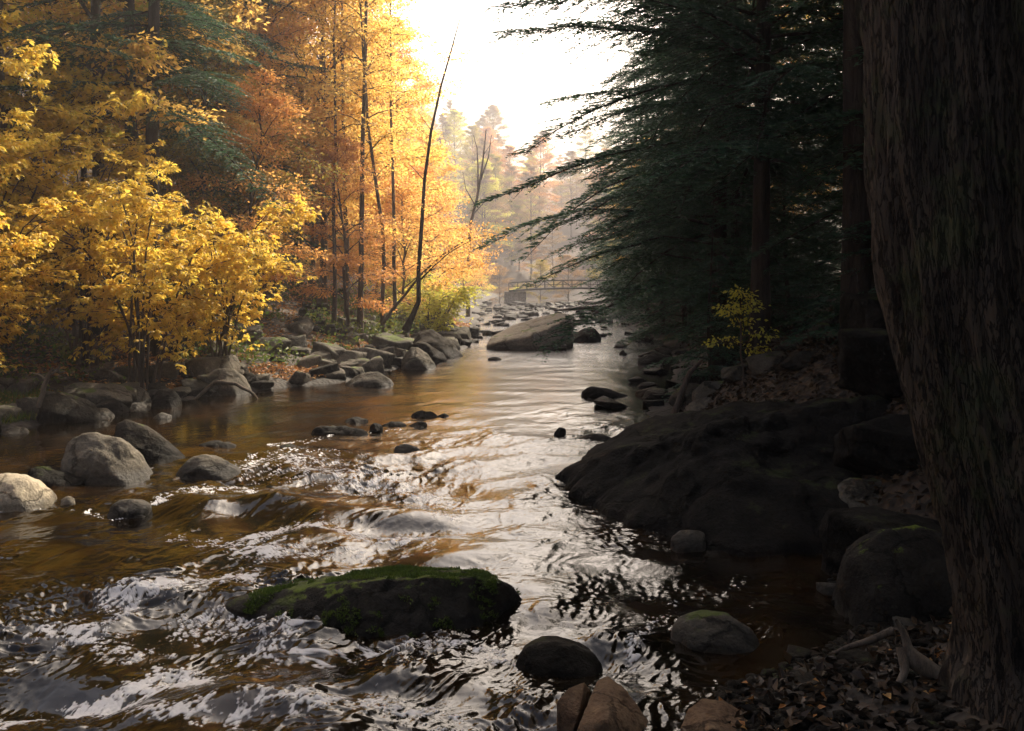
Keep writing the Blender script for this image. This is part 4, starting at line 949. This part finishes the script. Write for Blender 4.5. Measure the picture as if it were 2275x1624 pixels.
for (x, y, b, s, m, lab) in [(10.5, 29, 0, .9, 'gold', "golden tree glowing through gaps in the right hemlocks"), (9, 36, 1, .85, 'orange', "orange tree glimpsed behind the fourth riverside hemlock"),
                        (13, 22, 3, .9, 'yellow', "yellow tree behind the shaded right slope"), (10, 46, 0, .9, 'orange', "orange tree behind the hemlocks near the footbridge"), (15, 30, 0, 1, 'gold', "golden tree highest on the right slope"),
                        (7.6, 55, 2, .9, 'gold', "gold tree peeping out beside the far right hemlock")]:
    place(DEC[b], "autumn_tree", x, y, lab, "tree", "autumn trees behind the right hemlocks", x, s, m)
for (x, y, pr, s, rz) in [(6.8, 2.0, HEMH, 1, .4), (4.8, -3.6, HEM[1], 1, 1.2), (8.5, -.5, HEM[0], 1, 2.1), (1.9, -7.0, HEM[0], 1, 3.3), (7.4, -5.5, HEM[1], 1.1, 4.4), (4.8, -10.5, HEM[0], 1.1, 5.2), (7.6, 4.8, HEM[1], 1, .9), (9.5, 7.5, HEM[0], 1, 2.9)]:  # unseen hemlocks added to cut skylight and deepen the shade
    place(pr, "hemlock_tree", x, y, "one of the unseen hemlocks added around and behind the viewpoint to block skylight", "hemlock tree", "added hemlocks around the viewpoint", rz, s, None, ("trunk", "foliage"))
for (x, y, b, s, rz) in [(-11.5, 8.5, 0, 1, 1), (-14, 2.5, 1, 1.0, 2), (-14.5, 6, 3, 1, 5), (-9.5, -13, 1, 1.2, .5)]:  # more out-of-view trees, added to block open sky
    place(DEC[b], "autumn_tree", x, y, "one of the golden trees added on the left bank outside the picture to block skylight", "tree", "added golden trees left of the viewpoint", rz, s, 'gold')
rg = np.random.default_rng(55)
for k in range(64):
    y = 10.8 + 55 * rg.random() ** 1.1; x = float(XR(y)) + .9 + 6.5 * rg.random() ** 1.4 + (1.5 if y < 15 else 0); b = int(rg.integers(2)); s = rg.uniform(.55, 1.0); rz = rg.uniform(0, 6)
    place(HEMY[b], "young_hemlock", x, y, "one of the young hemlocks filling the dark gaps between the right bank trunks", "hemlock tree", "young hemlocks under the right bank trees", rz, s, None, ("trunk", "foliage"))
SAP = deciduous(15, 2.1, .02, .35, .75, 10, 700, .10, 'lime', bend=.15)
place(SAP, "maple_sapling", *[(v := dp(1650, 760, 13.2))[0], v[1]], "small yellow-green sapling glowing in the dark of the right bank", "sapling", None, .4, .55, None)
place(DEC[2], "autumn_tree", 7.9, 8.4, "yellow tree glimpsed at the upper right corner", "tree", None, 1, .9, 'gold')

# ------------------------------------------------------------------ big foreground trunk
rg = np.random.default_rng(21)
yT = 3.7
left = [(1900, -420), (1912, 0), (1925, 200), (1940, 400), (1968, 650), (2010, 850), (2074, 1060), (2120, 1220), (2156, 1360), (2172, 1450), (2150, 1540)]
wid = [330, 340, 345, 350, 355, 360, 365, 370, 380, 400, 480]
ns = 160; rows = []
sv = np.array([p[1] for p in left]); su = np.array([p[0] for p in left])
vv = np.linspace(-420, 1560, 360); uu = np.interp(vv, sv, su); ww = np.interp(vv, sv, wid)
kk = np.ones(9) / 9
uu = np.convolve(np.pad(uu, 4, 'edge'), kk, 'valid'); ww = np.convolve(np.pad(ww, 4, 'edge'), kk, 'valid')
cen = np.array([dp(u + w_ / 2, v, yT + .25) for u, v, w_ in zip(uu, vv, ww)]); rad = ww / 2 / F * (yT + .25)
th = np.linspace(0, 2 * np.pi, ns, endpoint=False)
TH, ZZ = np.meshgrid(th, cen[:, 2]); C = np.cos(TH); Sn = np.sin(TH)
base = np.stack([C * 2.6, Sn * 2.6, ZZ * 1.0], -1).reshape(-1, 3)
pl = n3(base * np.array([3.2, 3.2, 1.1])); pl2 = n3(base * np.array([6, 6, 1.7]) + 9); pl3 = n3(base * np.array([14, 14, 5]) + 3)
ridg = np.abs(pl2)
disp = (.05 * pl + .07 * np.clip(ridg * 1.8, 0, .5) + .02 * pl3 + .03 * np.sin(base[:, 0] * 2 + 1) * np.exp(-np.clip(base[:, 2], 0, 9) * 1.2)).reshape(TH.shape)
Rr = rad[:, None] * (1 + disp * 2.2) + .05 * np.exp(-np.clip(ZZ - .6, 0, 9) * 3.0) * (.5 + .5 * np.cos(TH * 4 + .8)) - .03
V = np.stack([cen[:, 0][:, None] + Rr * C, cen[:, 1][:, None] + Rr * Sn, ZZ], -1).reshape(-1, 3)
i = (np.arange(len(vv) - 1)[:, None] * ns + np.arange(ns)[None, :]); i2 = (np.arange(len(vv) - 1)[:, None] * ns + (np.arange(ns)[None, :] + 1) % ns)
Q = np.stack([i, i + ns, i2 + ns, i2], -1).reshape(-1, 4)
zb_ = cen[-1, 2]
e = bpy.data.objects.new("old_tree", None); COL.objects.link(e); tb = cen[-1].copy(); e.location = tb
tag(e, "massive close tree trunk with flaking ridged bark filling the right edge", "tree")
obj("trunk", make_mesh("trunk", V - tb, [Q], mats=[M['bark_big']]), e)
# its crown, high above the frame
A = Acc(); top = cen[0] - tb
A.tube(np.stack([top + [0, 0, -.1], top + [-.1, .2, 2.5], top + [0, .3, 6], top + [.1, .3, 10]]), [rad[0] * .97, .22, .15, .04], 12)
for q in range(14):
    az = q * 2.4; s0 = top + np.array([0, .25, 2.5 + q * .5]); d = np.array([math.cos(az), math.sin(az), .5]); A.tube(np.stack([s0, s0 + d * 1.3, s0 + d * 2.6 + [0, 0, -.2]]), [.05, .03, .01], 5)
V, Q = A.get(); obj("limbs", make_mesh("limbs", V, [Q], mats=[M['bark_dark']]), e)
m = 9000; az = rg.uniform(0, 6.28, m); rr_ = rg.uniform(.3, 3.4, m); zz = rg.uniform(2.2, 10.5, m)
pp = np.stack([top[0] + np.cos(az) * rr_, top[1] + np.sin(az) * rr_, top[2] + zz], 1)
pp = pp[n3(pp * .8) > -.05]; m = len(pp)
V, Q = leaf_quads(pp, rg.normal(0, 1, (m, 3)), rg.normal(0, .5, (m, 3)) + [0, 0, 1], rg.uniform(.12, .2, m), rg.uniform(.04, .07, m))
obj("crown", make_mesh("crown", V, [Q], False, {'tint': ('FACE', rg.random(m))}, [M['gold']]), e)

# ------------------------------------------------------------------ undergrowth, litter, grass, pebbles
def scatter_leaves(name, x, y, lift, size, mat, flat, label, cat, rg, ww_=.3):
    m = len(x); z = np.maximum(terrain(x, y), 0.012) + lift
    Nn = rg.normal(0, flat, (m, 3)); Nn[:, 2] += 1
    D = rg.normal(0, 1, (m, 3)); D[:, 2] *= flat
    V, Q = leaf_quads(np.stack([x, y, z], 1), D, Nn, size, size * ww_, .15)
    o = obj(name, make_mesh(name, V, [Q], False, {'tint': ('FACE', rg.random(m))}, [M[mat]])); return tag(o, label, cat, None, 'stuff')
rg = np.random.default_rng(31)
m = 42000; y = 11 + 34 * rg.random(m) ** 1.2; x = XL(y) - .25 - rg.gamma(1.6, 1.6, m)
keep = n2(x * .7, y * .7) > -.25; x, y = x[keep], y[keep]
scatter_leaves("leaf_litter", x, y, rg.uniform(.01, .05, len(x)), rg.uniform(.06, .12, len(x)), 'litter', .3, "orange and brown fallen leaves covering the left bank", "fallen leaves", rg)
m = 30000; y = 12 + 24 * rg.random(m); x = XL(y) - 1.2 - rg.gamma(2.2, 1.3, m)
keep = n2(x * .45 + 7, y * .45) > -.05; x, y = x[keep], y[keep]
scatter_leaves("undergrowth", x, y, np.abs(rg.normal(0, .35, len(x))) * (.4 + .9 * np.clip(n2(x * .6, y * .6) + .3, 0, 1)), rg.uniform(.06, .12, len(x)), 'herb', .8, "dark green low undergrowth beneath the left bank trees", "undergrowth", rg, .34)
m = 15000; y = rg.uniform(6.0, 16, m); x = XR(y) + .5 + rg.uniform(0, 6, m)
scatter_leaves("needle_litter", x, y, rg.uniform(.005, .05, m), rg.uniform(.05, .11, m), 'litter_shade', .6, "matted leaves and twigs beside the big trunk, colour darkened for shade", "fallen leaves", rg)
m = 9000; y = rg.uniform(13.2, 16.2, m); x = XL(y) - rg.uniform(.1, 2.2, m)
z = terrain(x, y); V, Q = leaf_quads(np.stack([x, y, z], 1), rg.normal(0, .35, (m, 3)) + [0, 0, 1], rg.normal(0, 1, (m, 3)), rg.uniform(.06, .2, m), np.full(m, .006), .0)
tag(obj("grass", make_mesh("grass", V, [Q], False, {'tint': ('FACE', rg.random(m))}, [M['herb']])), "green grass tufts at the near left waterline", "grass", None, 'stuff')
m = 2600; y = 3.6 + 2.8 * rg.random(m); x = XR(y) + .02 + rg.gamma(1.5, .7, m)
scatter_leaves('shade_toned_leaves', x, y, rg.uniform(.005, .04, m), rg.uniform(.03, .085, m), 'litter_shade', .6, 'leaves matted on the lower right shore, colour darkened for shade', 'fallen leaves', rg)  # the dark leaf colour carries the shade of the shore
m = 170; y = 3.6 + 2.4 * rg.random(m); x = XR(y) + .02 + rg.gamma(1.5, .6, m)
scatter_leaves("shore_leaves", x, y, rg.uniform(.005, .03, m), rg.uniform(.03, .075, m), 'litter', .5, "brown and orange wet leaves strewn on the lower right shore", "fallen leaves", rg)
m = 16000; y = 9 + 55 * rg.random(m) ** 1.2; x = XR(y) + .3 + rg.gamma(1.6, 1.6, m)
scatter_leaves("slope_leaves", x, y, rg.uniform(.01, .05, m), rg.uniform(.05, .1, m), 'litter_shade', .3, "fallen leaves and needles on the right slope, colour dulled for shade", "fallen leaves", rg)
# pebbles
V0_, F0_ = ICO[2]; VV, FF = [], []; cnt = 0
for k in range(2200):
    y = rg.uniform(3.6, 7.4); x = float(XR(y)) - .12 + rg.gamma(1.5, .4); s = rg.uniform(.012, .045)
    z = max(tz(x, y), -.01)
    v = V0_ * np.array([s, s * rg.uniform(.6, 1), s * rg.uniform(.4, .7)]) * (1 + .15 * rg.normal(size=(len(V0_), 1))); a_ = rg.uniform(0, 6.28)
    v = np.stack([v[:, 0] * math.cos(a_) - v[:, 1] * math.sin(a_), v[:, 0] * math.sin(a_) + v[:, 1] * math.cos(a_), v[:, 2]], 1)
    VV.append(v + [x, y, z + s * .2]); FF.append(F0_ + cnt); cnt += len(v)
tag(obj("pebbles", make_mesh("pebbles", np.concatenate(VV), [np.concatenate(FF)], mats=[M['rock_dark']])), "wet pebbles and gravel on the lower right shore", "pebbles", None, 'stuff')

# ------------------------------------------------------------------ driftwood and fallen branches
def wood(name, paths, label, mat='wood', cat="branch", group=None, sides=8):
    A = Acc(); o0 = np.array(paths[0][0][0])
    for P_, r in paths:
        P_ = np.array(P_) - o0; s = np.linspace(0, 1, 14); Pf = poly_at(P_, s); Pf += n3(Pf * 6 + len(P_))[:, None] * .012
        A.tube(Pf, np.interp(s, np.linspace(0, 1, len(r)), r), sides)
    V, Q = A.get(); V = V + norm(V) * 0
    return tag(obj(name, make_mesh(name, V, [Q], mats=[M[mat]]), loc=o0), label, cat, group)
def px(l, y, dy=0): return [dp(u, v, y + dy * i) for i, (u, v) in enumerate(l)]
wood("tree_root", [(px([(2150, 1525), (2080, 1500), (2035, 1470), (2005, 1440)], 4.9), [.03, .045, .05, .035]), (px([(2005, 1440), (2012, 1490), (1985, 1540), (1965, 1590)], 4.9, -.03), [.035, .02, .016, .008]), (px([(2030, 1470), (2010, 1420), (1990, 1380)], 4.92), [.03, .02, .01])],
     "forked grey driftwood root on the shore below the big trunk", cat="driftwood")
wood("fallen_branch", [(px([(1985, 1400), (1930, 1425), (1880, 1440), (1850, 1450)], 5.5), [.022, .02, .015, .008])], "straight mossy stick lying left of the driftwood root", 'bark')
wood("fallen_branch", [(px([(85, 905), (98, 860), (105, 835), (120, 815)], 14.5), [.035, .04, .03, .01]), (px([(102, 845), (85, 832), (72, 828)], 14.5), [.02, .014, .006]), (px([(108, 835), (128, 822), (132, 812)], 14.5), [.018, .014, .02])], "bleached broken branch standing upright on the near left bank")
wood("fallen_branch", [(px([(430, 890), (455, 868), (480, 848), (520, 852), (560, 872), (575, 890)], 17.6), [.02, .035, .04, .035, .025, .01])], "bleached arched branch lying against the lumpy left boulder")
wood("fallen_branch", [(px([(85, 1040), (120, 1052), (165, 1066), (190, 1080)], 11.2), [.010, .014, .012, .006])], "thin pale stick across the dark flat rock")
wood("fallen_branch", [(px([(1480, 960), (1510, 890), (1530, 830), (1560, 800)], 14.0), [.05, .05, .04, .02])], "shaded grey log slanting up the right bank", 'bark')
wood("fallen_branch", [(px([(1430, 1168), (1470, 1160), (1500, 1156)], 8.6), [.006, .012, .006])], "thin pale stick at the foot of the black ledge")
wood("fallen_branch", [(px([(1330, 682), (1280, 686), (1230, 690)], 46), [.09, .08, .04])], "dark log lying across the far right shallows", 'bark_dark')
# floating orange leaf
wood("shore_shell", [(px([(1700, 1535), (1730, 1528), (1765, 1530)], 5.15), [.004, .016, .004])], "flat pale wood chip on the lower right shore", cat="wood chip")

# ------------------------------------------------------------------ footbridge
def box(A, p0, p1, wd, ht):
    p0 = np.array(p0, float); p1 = np.array(p1, float); d = p1 - p0; d /= np.linalg.norm(d)
    sd_ = np.cross(d, [0, 0, 1]); 
    if np.linalg.norm(sd_) < .1: sd_ = np.array([0, 1., 0])
    sd_ /= np.linalg.norm(sd_); up = np.cross(sd_, d)
    c = [p + sd_ * a_ * wd / 2 + up * b_ * ht / 2 for p in (p0, p1) for a_, b_ in ((-1, -1), (1, -1), (1, 1), (-1, 1))]
    A.add(np.array(c), np.array([[0, 1, 2, 3], [7, 6, 5, 4], [0, 4, 5, 1], [1, 5, 6, 2], [2, 6, 7, 3], [3, 7, 4, 0]]))
yB = 78.0; xs = np.linspace(-.25, 9.6, 15)
def dz(x): return .92 + .22 * (1 - ((x - 5.2) / 5.5) ** 2)
e = bpy.data.objects.new("footbridge", None); COL.objects.link(e); e.location = (4.6, yB, 0); tag(e, "low arched dark steel footbridge spanning the stream in the distance", "bridge")
off = np.array([4.6, yB, 0])
A = Acc()
for a_, b_ in zip(xs[:-1], xs[1:]): box(A, np.array([a_, yB, dz(a_)]) - off, np.array([b_, yB, dz(b_)]) - off, 1.5, .14)
V, Q = A.get(); obj("deck", make_mesh("deck", V, [Q], False, mats=[M['steel']]), e)
for sy in (-.72, .72):
    A = Acc(); hr = .62
    for k, (a_, b_) in enumerate(zip(xs[:-1], xs[1:])):
        p = lambda x, h_: np.array([x, yB + sy, dz(x) + h_]) - off
        box(A, p(a_, hr), p(b_, hr), .06, .07); box(A, p(a_, hr * .5), p(b_, hr * .5), .03, .03); box(A, p(a_, .07), p(a_, hr), .045, .045)
        box(A, p(a_, .07), p(b_, hr), .03, .03) if k % 2 else box(A, p(a_, hr), p(b_, .07), .03, .03)
    V, Q = A.get(); obj("railing", make_mesh("railing", V, [Q], False, mats=[M['steel']]), e)
for xx in (.25, 9.3):
    A = Acc(); box(A, np.array([xx, yB, -.4]) - off, np.array([xx, yB, dz(xx) - .08]) - off, .6, 1.7); V, Q = A.get(); obj("abutment", make_mesh("abutment", V, [Q], False, mats=[M['concrete']]), e)

# ------------------------------------------------------------------ haze
m, t, out = new_mat("valley_haze")
pv = N(t, "ShaderNodeVolumePrincipled"); pv.inputs["Color"].default_value = (.93, .90, .93, 1); pv.inputs["Density"].default_value = 0.0014; pv.inputs["Anisotropy"].default_value = .55
L(t, pv.outputs[0], out.inputs["Volume"])
A = Acc(); lo = np.array([-165, -34, -3.]); hi = np.array([165, 304, 95.])
c8 = np.array([[lo[0], lo[1], lo[2]], [hi[0], lo[1], lo[2]], [hi[0], hi[1], lo[2]], [lo[0], hi[1], lo[2]], [lo[0], lo[1], hi[2]], [hi[0], lo[1], hi[2]], [hi[0], hi[1], hi[2]], [lo[0], hi[1], hi[2]]])
me = make_mesh("haze", c8, [np.array([[0, 3, 2, 1], [4, 5, 6, 7], [0, 1, 5, 4], [1, 2, 6, 5], [2, 3, 7, 6], [3, 0, 4, 7]])], False, mats=[m])
tag(obj("haze", me), "pale sunlit haze hanging in the valley", "haze", None, 'stuff')
